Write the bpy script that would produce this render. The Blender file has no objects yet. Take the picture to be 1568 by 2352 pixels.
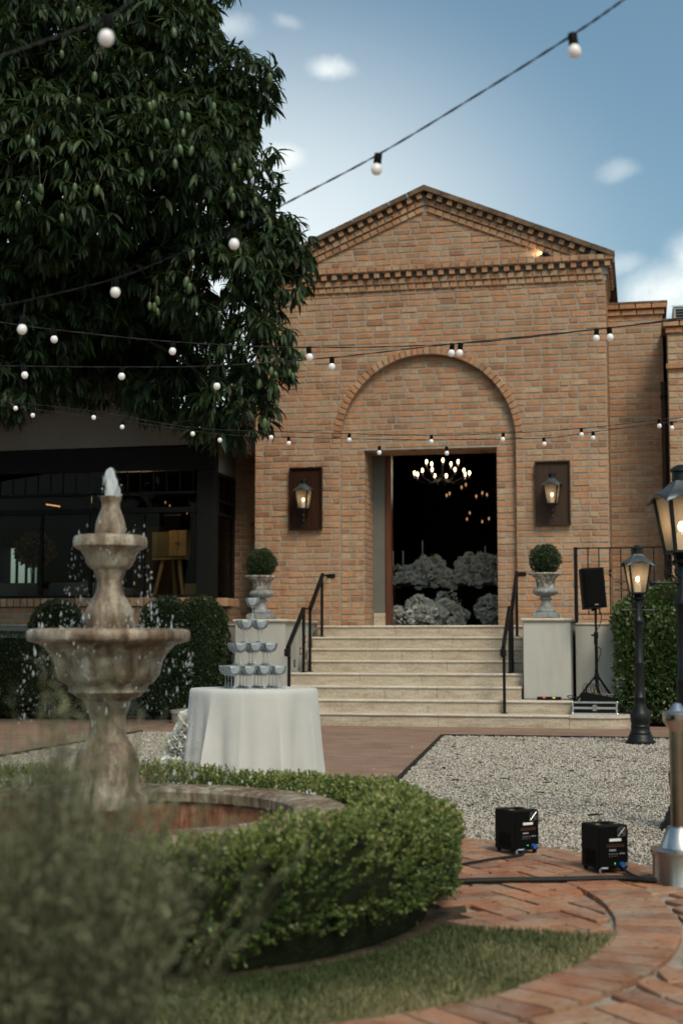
import bpy, math, random
import numpy as np
from math import sin, cos, pi, radians, sqrt, atan2
random.seed(7); RNG = np.random.default_rng(11)
SC = bpy.context.scene
COL = SC.collection

# ------------------------------------------------------------------ camera
PH, TH, EYE, FP = radians(12), math.atan(300/3267), 1.07, 3267.0
cam = bpy.data.cameras.new('camera'); camo = bpy.data.objects.new('camera', cam); COL.objects.link(camo)
camo.location = (0, 0, EYE); camo.rotation_euler = (pi/2+TH, 0, PH)
cam.sensor_fit = 'VERTICAL'; cam.sensor_height = 36; cam.sensor_width = 24; cam.lens = 50
cam.clip_start = .05; cam.clip_end = 3000
cam.dof.use_dof = True; cam.dof.focus_distance = 10.5; cam.dof.aperture_fstop = 2.6
SC.camera = camo

# ------------------------------------------------------------------ sky, sun, exposure
SUN_EL, SUN_AZ = radians(50), radians(146)           # azimuth clockwise from +Y: behind the camera, to the right
sd = (sin(SUN_AZ)*cos(SUN_EL), cos(SUN_AZ)*cos(SUN_EL), sin(SUN_EL))
SKY = .097
W = bpy.data.worlds.new('World'); SC.world = W; W.use_nodes = True
def build_world():
    nt = W.node_tree; N = nt.nodes; L = nt.links; N.clear()
    out = N.new('ShaderNodeOutputWorld'); bg = N.new('ShaderNodeBackground'); bg.inputs[1].default_value = SKY
    sky = N.new('ShaderNodeTexSky'); sky.sky_type = 'NISHITA'; sky.sun_disc = False
    sky.sun_elevation = SUN_EL; sky.sun_rotation = SUN_AZ; sky.altitude = 300
    sky.air_density = 1.0; sky.dust_density = 3.6; sky.ozone_density = .3
    tc = N.new('ShaderNodeTexCoord')
    nz = N.new('ShaderNodeTexNoise'); nz.inputs['Scale'].default_value = 16; nz.inputs['Detail'].default_value = 6; nz.inputs['Roughness'].default_value = .62
    L.new(tc.outputs['Generated'], nz.inputs['Vector'])
    sub = N.new('ShaderNodeVectorMath'); sub.operation = 'SUBTRACT'; sub.inputs[1].default_value = (.5, .5, .5); L.new(nz.outputs['Color'], sub.inputs[0])
    sca = N.new('ShaderNodeVectorMath'); sca.operation = 'SCALE'; sca.inputs['Scale'].default_value = .022; L.new(sub.outputs[0], sca.inputs[0])
    add = N.new('ShaderNodeVectorMath'); add.operation = 'ADD'; L.new(tc.outputs['Generated'], add.inputs[0]); L.new(sca.outputs[0], add.inputs[1])
    rnd = random.Random(4)
    def dr(u, v):
        x = (u-784)/FP; y = (1176-v)/FP; r = (x, cos(TH)-y*sin(TH), sin(TH)+y*cos(TH)); return (cos(PH)*r[0]-sin(PH)*r[1], sin(PH)*r[0]+cos(PH)*r[1], r[2])
    veils = [(dr(560,670), .20, .15, .66)]
    clouds = [(dr(768,146), .014, .006, .70), (dr(655,357), .013, .008, .70), (dr(1565,672), .040, .020, .9), (dr(1475,675), .016, .014, .8), (dr(1590,630), .018, .026, .8),
              (dr(1420,398), .012, .006, .35), (dr(1425,604), .014, .008, .4), (dr(525,70), .016, .007, .35), (dr(660,55), .010, .004, .25)]
    for k in range(16):                                  # the same kind of small fair-weather clouds all round
        a = rnd.uniform(.5, 5.8); e = rnd.uniform(.18, .7)
        clouds.append(((sin(a)*cos(e), cos(a)*cos(e), sin(e)), rnd.uniform(.03, .09), rnd.uniform(.014, .035), rnd.uniform(.4, 1)))
        if k%4==0: veils.append(((sin(a)*cos(e), cos(a)*cos(e), sin(e)*.6), rnd.uniform(.2, .35), rnd.uniform(.1, .18), rnd.uniform(.4, .6)))
    vacc = None
    for c, rx, rz, st in veils:                          # broad smooth patches of thin high haze
        n = sqrt(sum(q*q for q in c)); c = tuple(q/n for q in c)
        s = N.new('ShaderNodeVectorMath'); s.operation = 'SUBTRACT'; s.inputs[1].default_value = c; L.new(tc.outputs['Generated'], s.inputs[0])
        m = N.new('ShaderNodeVectorMath'); m.operation = 'MULTIPLY'; m.inputs[1].default_value = (1/rx, 1/rx, 1/rz); L.new(s.outputs[0], m.inputs[0])
        ln = N.new('ShaderNodeVectorMath'); ln.operation = 'LENGTH'; L.new(m.outputs[0], ln.inputs[0])
        mr = N.new('ShaderNodeMapRange'); mr.interpolation_type = 'SMOOTHERSTEP'; mr.inputs[1].default_value = 1.7; mr.inputs[2].default_value = 0; mr.inputs[3].default_value = 0; mr.inputs[4].default_value = st
        L.new(ln.outputs['Value'], mr.inputs[0])
        if vacc is None: vacc = mr.outputs[0]
        else:
            x = N.new('ShaderNodeMath'); x.operation = 'MAXIMUM'; L.new(vacc, x.inputs[0]); L.new(mr.outputs[0], x.inputs[1]); vacc = x.outputs[0]
    acc = None
    for c, rx, rz, st in clouds:
        n = sqrt(sum(q*q for q in c)); c = tuple(q/n for q in c)
        s = N.new('ShaderNodeVectorMath'); s.operation = 'SUBTRACT'; s.inputs[1].default_value = c; L.new(add.outputs[0], s.inputs[0])
        m = N.new('ShaderNodeVectorMath'); m.operation = 'MULTIPLY'; m.inputs[1].default_value = (1/rx, 1/rx, 1/rz); L.new(s.outputs[0], m.inputs[0])
        ln = N.new('ShaderNodeVectorMath'); ln.operation = 'LENGTH'; L.new(m.outputs[0], ln.inputs[0])
        mr = N.new('ShaderNodeMapRange'); mr.interpolation_type = 'SMOOTHSTEP'; mr.inputs[1].default_value = 1.5; mr.inputs[2].default_value = .25; mr.inputs[3].default_value = 0; mr.inputs[4].default_value = st
        L.new(ln.outputs['Value'], mr.inputs[0])
        if acc is None: acc = mr.outputs[0]
        else:
            x = N.new('ShaderNodeMath'); x.operation = 'MAXIMUM'; L.new(acc, x.inputs[0]); L.new(mr.outputs[0], x.inputs[1]); acc = x.outputs[0]
    n2 = N.new('ShaderNodeTexNoise'); n2.inputs['Scale'].default_value = 34; n2.inputs['Detail'].default_value = 8; n2.inputs['Roughness'].default_value = .6; L.new(add.outputs[0], n2.inputs['Vector'])
    wr = N.new('ShaderNodeMapRange'); wr.inputs[1].default_value = .32; wr.inputs[2].default_value = .62; wr.inputs[3].default_value = .55; wr.inputs[4].default_value = 1.; L.new(n2.outputs['Fac'], wr.inputs[0])
    wm = N.new('ShaderNodeMath'); wm.operation = 'MULTIPLY'; L.new(acc, wm.inputs[0]); L.new(wr.outputs[0], wm.inputs[1]); acc = wm.outputs[0]
    mix = N.new('ShaderNodeMix'); mix.data_type = 'RGBA'; L.new(acc, mix.inputs[0]); tint = N.new('ShaderNodeMix'); tint.data_type = 'RGBA'; tint.blend_type = 'MULTIPLY'; tint.inputs[0].default_value = 1; tint.inputs[7].default_value = (.88,1.05,.95,1); L.new(sky.outputs[0], tint.inputs[6]); vm = N.new('ShaderNodeMix'); vm.data_type = 'RGBA'; L.new(vacc, vm.inputs[0]); L.new(tint.outputs[2], vm.inputs[6]); vm.inputs[7].default_value = (7.9, 8.3, 8.1, 1); L.new(vm.outputs[2], mix.inputs[6]); mix.inputs[7].default_value = (7.9, 8.2, 7.9, 1)
    L.new(mix.outputs[2], bg.inputs[0]); L.new(bg.outputs[0], out.inputs[0])
build_world()
sl = bpy.data.lights.new('sun', 'SUN'); sl.energy = 1.4; sl.angle = radians(18); sl.color = (1, .87, .70)
so = bpy.data.objects.new('sun', sl); COL.objects.link(so)
from mathutils import Vector, Matrix, Euler, Quaternion
so.rotation_euler = Vector(sd).to_track_quat('Z', 'Y').to_euler(); so.location = (8, -6, 12)
VS = SC.view_settings; VS.view_transform = 'Standard'; VS.look = 'None'; VS.gamma = 1; VS.exposure = .58; VS.use_curve_mapping = False
SC.cycles.max_bounces = 8; SC.cycles.diffuse_bounces = 3; SC.cycles.glossy_bounces = 3; SC.cycles.transmission_bounces = 6; SC.cycles.transparent_max_bounces = 24
SC.cycles.use_denoising = True; SC.cycles.sample_clamp_indirect = 4; SC.cycles.caustics_reflective = False; SC.cycles.caustics_refractive = False

# ------------------------------------------------------------------ helpers
def at(u, v, d):                       # a place seen in direction (u, v), d metres ahead
    x = (u-784)/FP; y = (1176-v)/FP
    r = (x, cos(TH)-y*sin(TH), sin(TH)+y*cos(TH)); k = d/r[1]
    return Vector((k*(cos(PH)*r[0]-sin(PH)*r[1]), k*(sin(PH)*r[0]+cos(PH)*r[1]), EYE+k*r[2]))

def _finish(me, smooth, sharp):
    if smooth and len(me.polygons):
        me.polygons.foreach_set('use_smooth', [True]*len(me.polygons))
        if sharp: me.set_sharp_from_angle(angle=radians(sharp))
    me.update()

class MB:
    def __init__(s): s.v = []; s.f = []; s.t = []
    def add(s, vs, fs, tone=0.):
        b = len(s.v); s.v += [tuple(q) for q in vs]; s.f += [tuple(i+b for i in q) for q in fs]; s.t += [tone]*len(fs); return s
    def box(s, x0, x1, y0, y1, z0, z1, tone=0.):
        return s.add([(x0,y0,z0),(x1,y0,z0),(x1,y1,z0),(x0,y1,z0),(x0,y0,z1),(x1,y0,z1),(x1,y1,z1),(x0,y1,z1)],
                     [(0,3,2,1),(4,5,6,7),(0,1,5,4),(1,2,6,5),(2,3,7,6),(3,0,4,7)], tone)
    def bbox(s, x0, x1, y0, y1, z0, z1, b=.01, tone=0.):          # box with all edges chamfered
        X=(x0,x1);Y=(y0,y1);Z=(z0,z1); V=[]; idx={}
        for i in (0,1):
            for j in (0,1):
                for k in (0,1):
                    sx,sy,sz=(1 if i==0 else -1),(1 if j==0 else -1),(1 if k==0 else -1)
                    for a in range(3):
                        p=[X[i]+sx*b,Y[j]+sy*b,Z[k]+sz*b]; p[a]=(X[i],Y[j],Z[k])[a]
                        idx[i,j,k,a]=len(V); V.append(tuple(p))
        F=[]
        for a in range(3):
            o=[q for q in range(3) if q!=a]
            for e in (0,1):
                c=[]
                for (p,q) in ((0,0),(1,0),(1,1),(0,1)):
                    t=[0,0,0]; t[a]=e; t[o[0]]=p; t[o[1]]=q; c.append(idx[(*t,a)])
                F.append(tuple(c))
        for a in range(3):
            o=[q for q in range(3) if q!=a]
            for p in (0,1):
                for q in (0,1):
                    t0=[0,0,0]; t1=[0,0,0]; t0[a]=0; t1[a]=1; t0[o[0]]=t1[o[0]]=p; t0[o[1]]=t1[o[1]]=q
                    F.append((idx[(*t0,o[0])],idx[(*t1,o[0])],idx[(*t1,o[1])],idx[(*t0,o[1])]))
        for i in (0,1):
            for j in (0,1):
                for k in (0,1): F.append((idx[i,j,k,0],idx[i,j,k,1],idx[i,j,k,2]))
        return s.add(V, F, tone)
    def lathe(s, prof, seg=32, c=(0,0,0), cap=True, tone=0., a0=0, a1=2*pi):
        full = abs(a1-a0-2*pi) < 1e-6; n = seg if full else seg+1
        V = [(c[0]+r*cos(a0+(a1-a0)*i/seg), c[1]+r*sin(a0+(a1-a0)*i/seg), c[2]+z) for r, z in prof for i in range(n)]; F = []
        for k in range(len(prof)-1):
            for i in range(seg): F.append((k*n+i, k*n+(i+1)%n, (k+1)*n+(i+1)%n, (k+1)*n+i))
        if cap and full:
            F.append(tuple(range(n-1,-1,-1))); m=(len(prof)-1)*n; F.append(tuple(range(m,m+n)))
        return s.add(V, F, tone)
    def tube(s, pts, r, seg=8, cap=True, tone=0.):
        P = [Vector(p) for p in pts]; n = len(P); R = r if isinstance(r,(list,tuple)) else [r]*n; V = []; F = []; up = None
        for i in range(n):
            d = (P[min(i+1,n-1)]-P[max(i-1,0)]).normalized()
            if up is None: up = Vector((0,0,1)) if abs(d.z)<.9 else Vector((1,0,0))
            sde = d.cross(up).normalized(); up = sde.cross(d).normalized()
            for k in range(seg):
                a = 2*pi*k/seg; V.append(P[i]+(sde*cos(a)+up*sin(a))*R[i])
        for i in range(n-1):
            for k in range(seg): F.append((i*seg+k, i*seg+(k+1)%seg, (i+1)*seg+(k+1)%seg, (i+1)*seg+k))
        if cap: F.append(tuple(range(seg-1,-1,-1))); F.append(tuple(range((n-1)*seg,n*seg)))
        return s.add(V, F, tone)
    def bar(s, p, q, w, h=None, tone=0.):                          # rectangular bar from p to q
        h = h or w; p = Vector(p); q = Vector(q); d = (q-p).normalized()
        up = Vector((0,0,1)) if abs(d.z)<.95 else Vector((0,1,0)); a = d.cross(up).normalized()*w/2; b = a.cross(d).normalized()*h/2
        V = [p-a-b,p+a-b,p+a+b,p-a+b,q-a-b,q+a-b,q+a+b,q-a+b]
        return s.add(V, [(0,1,2,3),(7,6,5,4),(0,4,5,1),(1,5,6,2),(2,6,7,3),(3,7,4,0)], tone)
    def ball(s, c, r, seg=12, rings=8, tone=0.):
        r = r if isinstance(r,(list,tuple)) else (r,r,r); V = [(c[0],c[1],c[2]-r[2])]; F = []
        for k in range(1,rings):
            a = -pi/2+pi*k/rings
            for i in range(seg): b = 2*pi*i/seg; V.append((c[0]+r[0]*cos(a)*cos(b), c[1]+r[1]*cos(a)*sin(b), c[2]+r[2]*sin(a)))
        V.append((c[0],c[1],c[2]+r[2])); t = len(V)-1
        for i in range(seg):
            F.append((0,1+(i+1)%seg,1+i)); F.append((t,1+(rings-2)*seg+i,1+(rings-2)*seg+(i+1)%seg))
        for k in range(rings-2):
            for i in range(seg): F.append((1+k*seg+i,1+k*seg+(i+1)%seg,1+(k+1)*seg+(i+1)%seg,1+(k+1)*seg+i))
        return s.add(V, F, tone)
    def prism(s, poly, y0, y1, tone=0., axis='y'):                  # polygon in x,z (axis y) or x,y (axis z)
        n = len(poly)
        if axis=='y': V = [(a,y0,b) for a,b in poly]+[(a,y1,b) for a,b in poly]
        elif axis=='z': V = [(a,b,y0) for a,b in poly]+[(a,b,y1) for a,b in poly]
        else: V = [(y0,a,b) for a,b in poly]+[(y1,a,b) for a,b in poly]
        F = [tuple(range(n)), tuple(range(2*n-1,n-1,-1))]+[(i,i+n,(i+1)%n+n,(i+1)%n) for i in range(n)]
        return s.add(V, F, tone)
    def mesh(s, name, mat, smooth=False, sharp=35):
        me = bpy.data.meshes.new(name); me.from_pydata(s.v, [], s.f)
        if any(s.t): a = me.attributes.new('tone','FLOAT','FACE'); a.data.foreach_set('value', s.t)
        if mat: me.materials.append(mat)
        import bmesh
        bm = bmesh.new(); bm.from_mesh(me); bmesh.ops.recalc_face_normals(bm, faces=bm.faces); bm.to_mesh(me); bm.free()
        _finish(me, smooth, sharp); return me
    def build(s, name, mat, parent=None, smooth=False, sharp=35, world=False):
        return obj(name, s.mesh(name, mat, smooth, sharp), parent, world)

def obj(name, me, parent=None, world=False, loc=None):
    o = bpy.data.objects.new(name, me); COL.objects.link(o)
    if parent is not None:
        o.parent = parent
        if world:
            q = parent; b = Vector((0,0,0))
            while q is not None: b += q.location; q = q.parent
            o.location = -b
    if loc is not None: o.location = loc
    return o
def tag(o, label, cat, group=None):
    o['label'] = label; o['category'] = cat
    if group: o['group'] = group
    return o
def thing(name, label, cat, loc=(0,0,0), rz=0, group=None):
    o = bpy.data.objects.new(name, None); COL.objects.link(o); o.location = loc; o.rotation_euler = (0,0,rz); o.empty_display_size = .1
    return tag(o, label, cat, group)
def kind(o, k): o['kind'] = k; return o
def dup(o, parent=None):
    c = o.copy(); COL.objects.link(c)
    if parent is not None: c.parent = parent
    for ch in list(o.children): dup(ch, c)
    return c
def np_mesh(name, V, F, tone, mat):
    """V (n, k, 3) copies of one little shape with faces F (m, 4) ; tone (n,)"""
    n, k, _ = V.shape; F = np.asarray(F); m, q = F.shape
    me = bpy.data.meshes.new(name); me.vertices.add(n*k); me.vertices.foreach_set('co', V.reshape(-1).astype(np.float32))
    idx = (F[None]+(np.arange(n)*k)[:,None,None]).reshape(-1)
    me.loops.add(len(idx)); me.loops.foreach_set('vertex_index', idx.astype(np.int32))
    me.polygons.add(n*m); me.polygons.foreach_set('loop_start', (np.arange(n*m)*q).astype(np.int32)); me.polygons.foreach_set('loop_total', np.full(n*m, q, np.int32))
    me.update(calc_edges=True)
    a = me.attributes.new('tone','FLOAT','FACE'); a.data.foreach_set('value', np.repeat(tone, m).astype(np.float32))
    me.materials.append(mat); me.validate(); return me
def frames(dirs, roll):
    """orthonormal frames: local y along dirs, random roll about it"""
    d = dirs/np.linalg.norm(dirs, axis=1, keepdims=True)
    ref = np.where(np.abs(d[:,2:3])<.95, np.array([[0,0,1.]]), np.array([[1.,0,0]]))
    x = np.cross(d, ref); x /= np.linalg.norm(x, axis=1, keepdims=True); z = np.cross(x, d)
    c, s = np.cos(roll)[:,None], np.sin(roll)[:,None]
    return np.stack([x*c+z*s, d, z*c-x*s], axis=2)          # columns x, y, z
def scatter(tmpl, pos, dirs, roll, size):
    M = frames(dirs, roll); sz = size[:,None,None] if size.ndim==1 else size[:,None,:]
    return np.einsum('nij,nkj->nki', M, tmpl[None]*sz)+pos[:,None,:]
def fib(n):
    i = np.arange(n)+.5; ph = np.arccos(1-2*i/n); th = pi*(1+5**.5)*i
    return np.stack([np.cos(th)*np.sin(ph), np.sin(th)*np.sin(ph), np.cos(ph)], 1)
def lump(p, s=1., seed=0.):
    x, y, z = p[...,0]*s+seed, p[...,1]*s+seed*1.7, p[...,2]*s-seed
    return (np.sin(x*1.7+np.sin(y*1.3))*np.cos(z*1.9+x)+np.sin(y*2.3+z*1.1+np.cos(x*2.1))*.7+np.sin(x*4.1+y*3.7+z*4.4)*.4)/2.1

# ------------------------------------------------------------------ materials
MATS = {}
class NT:
    def __init__(s, name):
        s.m = bpy.data.materials.new(name); s.m.use_nodes = True; s.t = s.m.node_tree; s.t.nodes.clear()
        s.o = s.n('OutputMaterial'); MATS[name] = s.m
    def n(s, t, **kw):
        x = s.t.nodes.new('ShaderNode'+t)
        for k, v in kw.items():
            if k.startswith('i_'): x.inputs[k[2:].replace('_',' ')].default_value = v
            else: setattr(x, k, v)
        return x
    def l(s, a, b): s.t.links.new(a, b)
    def pos(s): return s.n('NewGeometry').outputs['Position']
    def noise(s, scale, detail=4, rough=.6, vec=None, dist=0):
        x = s.n('TexNoise', i_Scale=scale, i_Detail=detail, i_Roughness=rough, i_Distortion=dist); s.l(vec or s.pos(), x.inputs['Vector']); return x.outputs['Fac']
    def ramp(s, fac, stops, interp='LINEAR'):
        x = s.n('ValToRGB'); r = x.color_ramp; r.interpolation = interp
        while len(r.elements) < len(stops): r.elements.new(.5)
        for e, (p, c) in zip(r.elements, stops): e.position = p; e.color = (*c, 1) if len(c)==3 else c
        s.l(fac, x.inputs[0]); return x.outputs[0]
    def mix(s, a, b, fac, mode='MIX'):
        x = s.n('Mix', data_type='RGBA', blend_type=mode)
        for v, i in ((fac,0),(a,6),(b,7)):
            if isinstance(v,(int,float)): x.inputs[i].default_value = v
            elif isinstance(v,tuple): x.inputs[i].default_value = (*v,1)
            else: s.l(v, x.inputs[i])
        return x.outputs[2]
    def math(s, op, a, b=0.):
        x = s.n('Math', operation=op)
        for i, v in enumerate((a,b)):
            if isinstance(v,(int,float)): x.inputs[i].default_value = v
            else: s.l(v, x.inputs[i])
        return x.outputs[0]
    def bump(s, h, strength=.3, dist=.01):
        x = s.n('Bump', i_Strength=strength, i_Distance=dist); s.l(h, x.inputs['Height']); return x.outputs[0]
    def bsdf(s, col, rough=.6, metal=0, normal=None, spec=.5, **kw):
        x = s.n('BsdfPrincipled'); x.inputs['Metallic'].default_value = metal; x.inputs['Specular IOR Level'].default_value = spec
        if isinstance(col, tuple): x.inputs['Base Color'].default_value = (*col,1)
        else: s.l(col, x.inputs['Base Color'])
        if isinstance(rough,(int,float)): x.inputs['Roughness'].default_value = rough
        else: s.l(rough, x.inputs['Roughness'])
        if normal is not None: s.l(normal, x.inputs['Normal'])
        for k, v in kw.items(): x.inputs[k.replace('_',' ')].default_value = v
        return x.outputs[0]
    def out(s, sh): s.l(sh, s.o.inputs[0]); return s.m

def plain(name, c0, c1, rough=.6, metal=0, scale=6, bscale=60, bstr=.15, bdist=.004, spec=.5, detail=5):
    t = NT(name); c = t.ramp(t.noise(scale, detail), [(.3, c0), (.72, c1)])
    return t.out(t.bsdf(c, rough, metal, t.bump(t.noise(bscale, 4), bstr, bdist), spec))

def brick_mat(name, source, stops, dirt=.35, scale=1.0):
    t = NT(name)
    if source=='attr': tone = t.n('Attribute', attribute_name='tone').outputs['Fac']
    else: tone = t.n('ObjectInfo').outputs['Random']
    c = t.ramp(tone, stops)
    n1 = t.noise(14*scale, 5, .65); n2 = t.noise(90*scale, 4, .7)
    c = t.mix(c, t.ramp(n1, [(.25,(.62,.55,.5)),(.55,(1,1,1)),(.85,(1.12,1.08,1.0))]), .75, 'MULTIPLY')
    c = t.mix(c, t.ramp(n2, [(.3,(.7,.66,.62)),(.6,(1,1,1))]), .5, 'MULTIPLY')
    d = t.ramp(t.noise(1.3, 4, .6), [(.42,(0,0,0)),(.7,(1,1,1))])
    c = t.mix(c, (.20,.155,.115), t.math('MULTIPLY', d, dirt), 'MIX')
    mp = t.n('Mapping'); mp.inputs['Scale'].default_value = (5,5,.35) if source!='x' else (1,1,1); t.l(t.pos(), mp.inputs[0])
    c = t.mix(c, t.ramp(t.noise(1.6,5,.65,mp.outputs[0]), [(.36,(.66,.60,.55)),(.56,(1,1,1))]), .55, 'MULTIPLY')
    if dirt > .4: c = t.mix(c, (.30,.245,.19), t.math('MULTIPLY', t.ramp(t.noise(5.5,6,.7), [(.45,(0,0,0)),(.65,(1,1,1))]), .62)); c = t.mix(c, t.ramp(t.noise(38,3,.5), [(.30,(.35,.28,.24)),(.40,(1,1,1))]), .8, 'MULTIPLY')
    h = t.math('ADD', t.math('MULTIPLY', n1, .6), n2)
    return t.out(t.bsdf(c, .85, 0, t.bump(h, .55, .006), .25))
BRK = [(0,(0.327,0.163,0.092)),(.07,(0.371,0.194,0.110)),(.15,(0.458,0.233,0.128)),(.34,(0.497,0.254,0.140)),(.50,(0.469,0.265,0.156)),(.62,(0.437,0.275,0.173)),(.72,(0.508,0.275,0.156)),(.84,(0.480,0.310,0.194)),(.94,(0.513,0.341,0.215)),(1,(0.404,0.278,0.183))]
M_BRK_A = brick_mat('brick_a','attr',BRK); M_BRK_O = brick_mat('brick_o','obj',BRK)
PAV = [(0,(0.230,0.107,0.068)),(.2,(0.320,0.135,0.074)),(.5,(0.410,0.177,0.095)),(.8,(0.450,0.209,0.115)),(1,(0.370,0.209,0.131))]
M_PAV_A = brick_mat('paver_a','attr',PAV,.5,.8); M_PAV_O = brick_mat('paver_o','obj',PAV,.5,.8)
M_MORTAR = plain('mortar',(.275,.235,.20),(.355,.31,.268),.95,0,5,120,.6,.006,.1)
M_PMORTAR = plain('paving_mortar',(.24,.20,.165),(.36,.31,.26),.95,0,7,80,.7,.008,.1)
def capmat():
    t = NT('roof_edge'); c = t.ramp(t.noise(5,5),[(.3,(.07,.05,.04)),(.6,(.17,.11,.075)),(.8,(.26,.17,.12))])
    return t.out(t.bsdf(c,.9,0,t.bump(t.noise(40,4),.6,.01),.2))
M_CAP = capmat()
def stone(name, c0, c1, c2, rough, wet=False):
    t = NT(name); p = t.pos(); mp = t.n('Mapping'); mp.inputs['Scale'].default_value = (.7,.7,4.0) if not wet else (1,1,.55); t.l(p, mp.inputs[0])
    a = t.noise(3.5 if not wet else 7, 7, .65, mp.outputs[0], .6); b = t.noise(45 if not wet else 38, 6, .75, None if not wet else mp.outputs[0])
    c = t.ramp(a, [(.28,c0),(.5,c1),(.72,c2)]); c = t.mix(c, t.ramp(b, [(.30,(.50,.43,.37)),(.52,(1,1,1)),(.75,(1.2,1.18,1.15))]), .85, 'MULTIPLY'); h = b
    if wet:
        m2 = t.n('Mapping'); m2.inputs['Scale'].default_value = (1,1,.16); t.l(p, m2.inputs[0])
        d = t.ramp(t.noise(19,5,.65,m2.outputs[0],.3),[(.40,(.30,.22,.15)),(.58,(1,1,1))]); c = t.mix(c, d, .8, 'MULTIPLY')
        e = t.ramp(t.noise(4.5,5,.6),[(.40,(.45,.33,.23)),(.60,(1,1,1))]); c = t.mix(c, e, .8, 'MULTIPLY')
        r = t.ramp(t.noise(26,4), [(.35,(.12,.12,.12)),(.65,(.55,.55,.55))]); h = t.math('ADD', b, t.math('MULTIPLY', t.noise(60,3,.5,m2.outputs[0]), .8))
    else: r = rough
    return t.out(t.bsdf(c, r, 0, t.bump(h, .8 if wet else .3, .008), .5))
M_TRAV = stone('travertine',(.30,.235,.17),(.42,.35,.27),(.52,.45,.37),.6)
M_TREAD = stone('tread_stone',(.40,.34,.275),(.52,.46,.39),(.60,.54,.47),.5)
M_FOUNT = stone('fountain_stone',(.28,.225,.165),(.44,.385,.31),(.58,.54,.47),.3,True)
M_TERRA = stone('wet_terracotta',(.34,.15,.085),(.48,.23,.13),(.62,.34,.21),.3,True)
def urnmat():
    t = NT('weathered_urn'); z = t.noise(18,6,.75); c = t.ramp(z,[(.40,(.14,.10,.075)),(.52,(.30,.27,.24)),(.60,(.62,.59,.55))])
    return t.out(t.bsdf(c,.85,0,t.bump(z,.6,.008),.2))
M_URN = urnmat()
M_URNGREY = plain('urn_grey',(.13,.14,.14),(.34,.35,.35),.85,0,14,60,.4,.006,.2)
def wallplaster():
    t = NT('plaster_white'); mp = t.n('Mapping'); mp.inputs['Scale'].default_value = (6,6,.8); t.l(t.pos(), mp.inputs[0])
    c = t.ramp(t.noise(2.2,6,.6),[(.3,(.40,.388,.36)),(.7,(.455,.442,.415))]); c = t.mix(c, t.ramp(t.noise(1.5,5,.65,mp.outputs[0]),[(.34,(.84,.81,.77)),(.52,(1,1,1))]), .45, 'MULTIPLY'); c = t.mix(c, t.ramp(t.noise(24,4,.6),[(.28,(.84,.81,.77)),(.38,(1,1,1))]), .5, 'MULTIPLY')
    return t.out(t.bsdf(c,.9,0,t.bump(t.noise(150,4),.3,.004),.2))
M_WHITE = wallplaster()
M_GREYPL = plain('plaster_grey',(.20,.185,.165),(.25,.232,.208),.9,0,1.3,120,.2,.003,.2)
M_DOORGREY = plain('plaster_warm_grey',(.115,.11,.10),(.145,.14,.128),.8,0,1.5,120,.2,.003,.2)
M_IRON = plain('black_iron',(.003,.003,.0032),(.007,.007,.0075),.55,0,25,140,.25,.002,.18)
M_LAMPIRON = plain('lamp_iron',(.003,.0033,.0036),(.010,.011,.012),.42,0,18,90,.3,.003,.3)
M_LEAD = plain('weathered_lead',(.045,.055,.062),(.11,.125,.135),.45,.5,14,70,.3,.004)
M_BLACK = plain('black_plastic',(.002,.002,.002),(.0045,.0045,.0045),.6,0,30,300,.2,.001,.14)
M_RUBBER = plain('black_rubber',(.006,.006,.007),(.012,.012,.013),.65,0,30,200,.2,.001,.3)
M_GRILLE = plain('speaker_grille',(.0015,.0015,.0015),(.004,.004,.004),.9,0,400,700,.5,.002,.1)
M_CHROME = plain('chrome',(.62,.62,.63),(.78,.78,.78),.18,1,10,80,.05,.001)
M_ALU = plain('aluminium',(.55,.56,.57),(.70,.70,.71),.32,1,20,120,.1,.001)
M_STEEL = plain('brushed_steel',(.42,.41,.40),(.60,.59,.57),.28,1,8,60,.1,.001)
M_COPPER = plain('bronzed_steel',(.22,.165,.12),(.34,.26,.19),.3,1,6,60,.1,.001)
def wood(name, c0, c1, rough=.45, sc=(40,40,1.2)):
    t = NT(name); mp = t.n('Mapping'); mp.inputs['Scale'].default_value = sc; t.l(t.pos(), mp.inputs[0])
    a = t.noise(1., 6, .6, mp.outputs[0], 1.2); return t.out(t.bsdf(t.ramp(a,[(.3,c0),(.7,c1)]), rough, 0, t.bump(a,.2,.003), .15))
M_DKWOOD = wood('dark_wood',(.016,.006,.004),(.042,.017,.010),.4)
M_DKWOOD2 = wood('dark_wood_worn',(.030,.018,.013),(.062,.036,.026),.5)
M_PINE = wood('pine_wood',(.46,.28,.13),(.62,.41,.21),.5)
M_OLIVE = wood('olive_panel',(.20,.16,.08),(.27,.21,.11),.5)
M_DOORWOOD = wood('door_wood',(.075,.028,.016),(.13,.05,.028),.35)
M_BLKFRAME = plain('black_frame',(.003,.003,.003),(.006,.006,.006),.8,0,20,100,.15,.002,.25)
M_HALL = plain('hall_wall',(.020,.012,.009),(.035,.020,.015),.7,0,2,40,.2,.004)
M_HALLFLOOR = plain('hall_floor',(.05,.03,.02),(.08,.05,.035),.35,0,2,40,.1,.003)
def clothmat():
    t = NT('linen'); w = t.n('TexNoise', i_Scale=900, i_Detail=2); t.l(t.pos(), w.inputs['Vector'])
    c = t.ramp(t.noise(3,3),[(.3,(.45,.44,.43)),(.7,(.51,.50,.485))])
    return t.out(t.bsdf(c,.95,0,t.bump(w.outputs['Fac'],.35,.002),.1,Sheen_Weight=.25))
M_CLOTH = clothmat()
M_SOFA = plain('grey_fabric',(.17,.17,.175),(.22,.22,.225),.95,0,4,300,.3,.003,.1)
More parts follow.
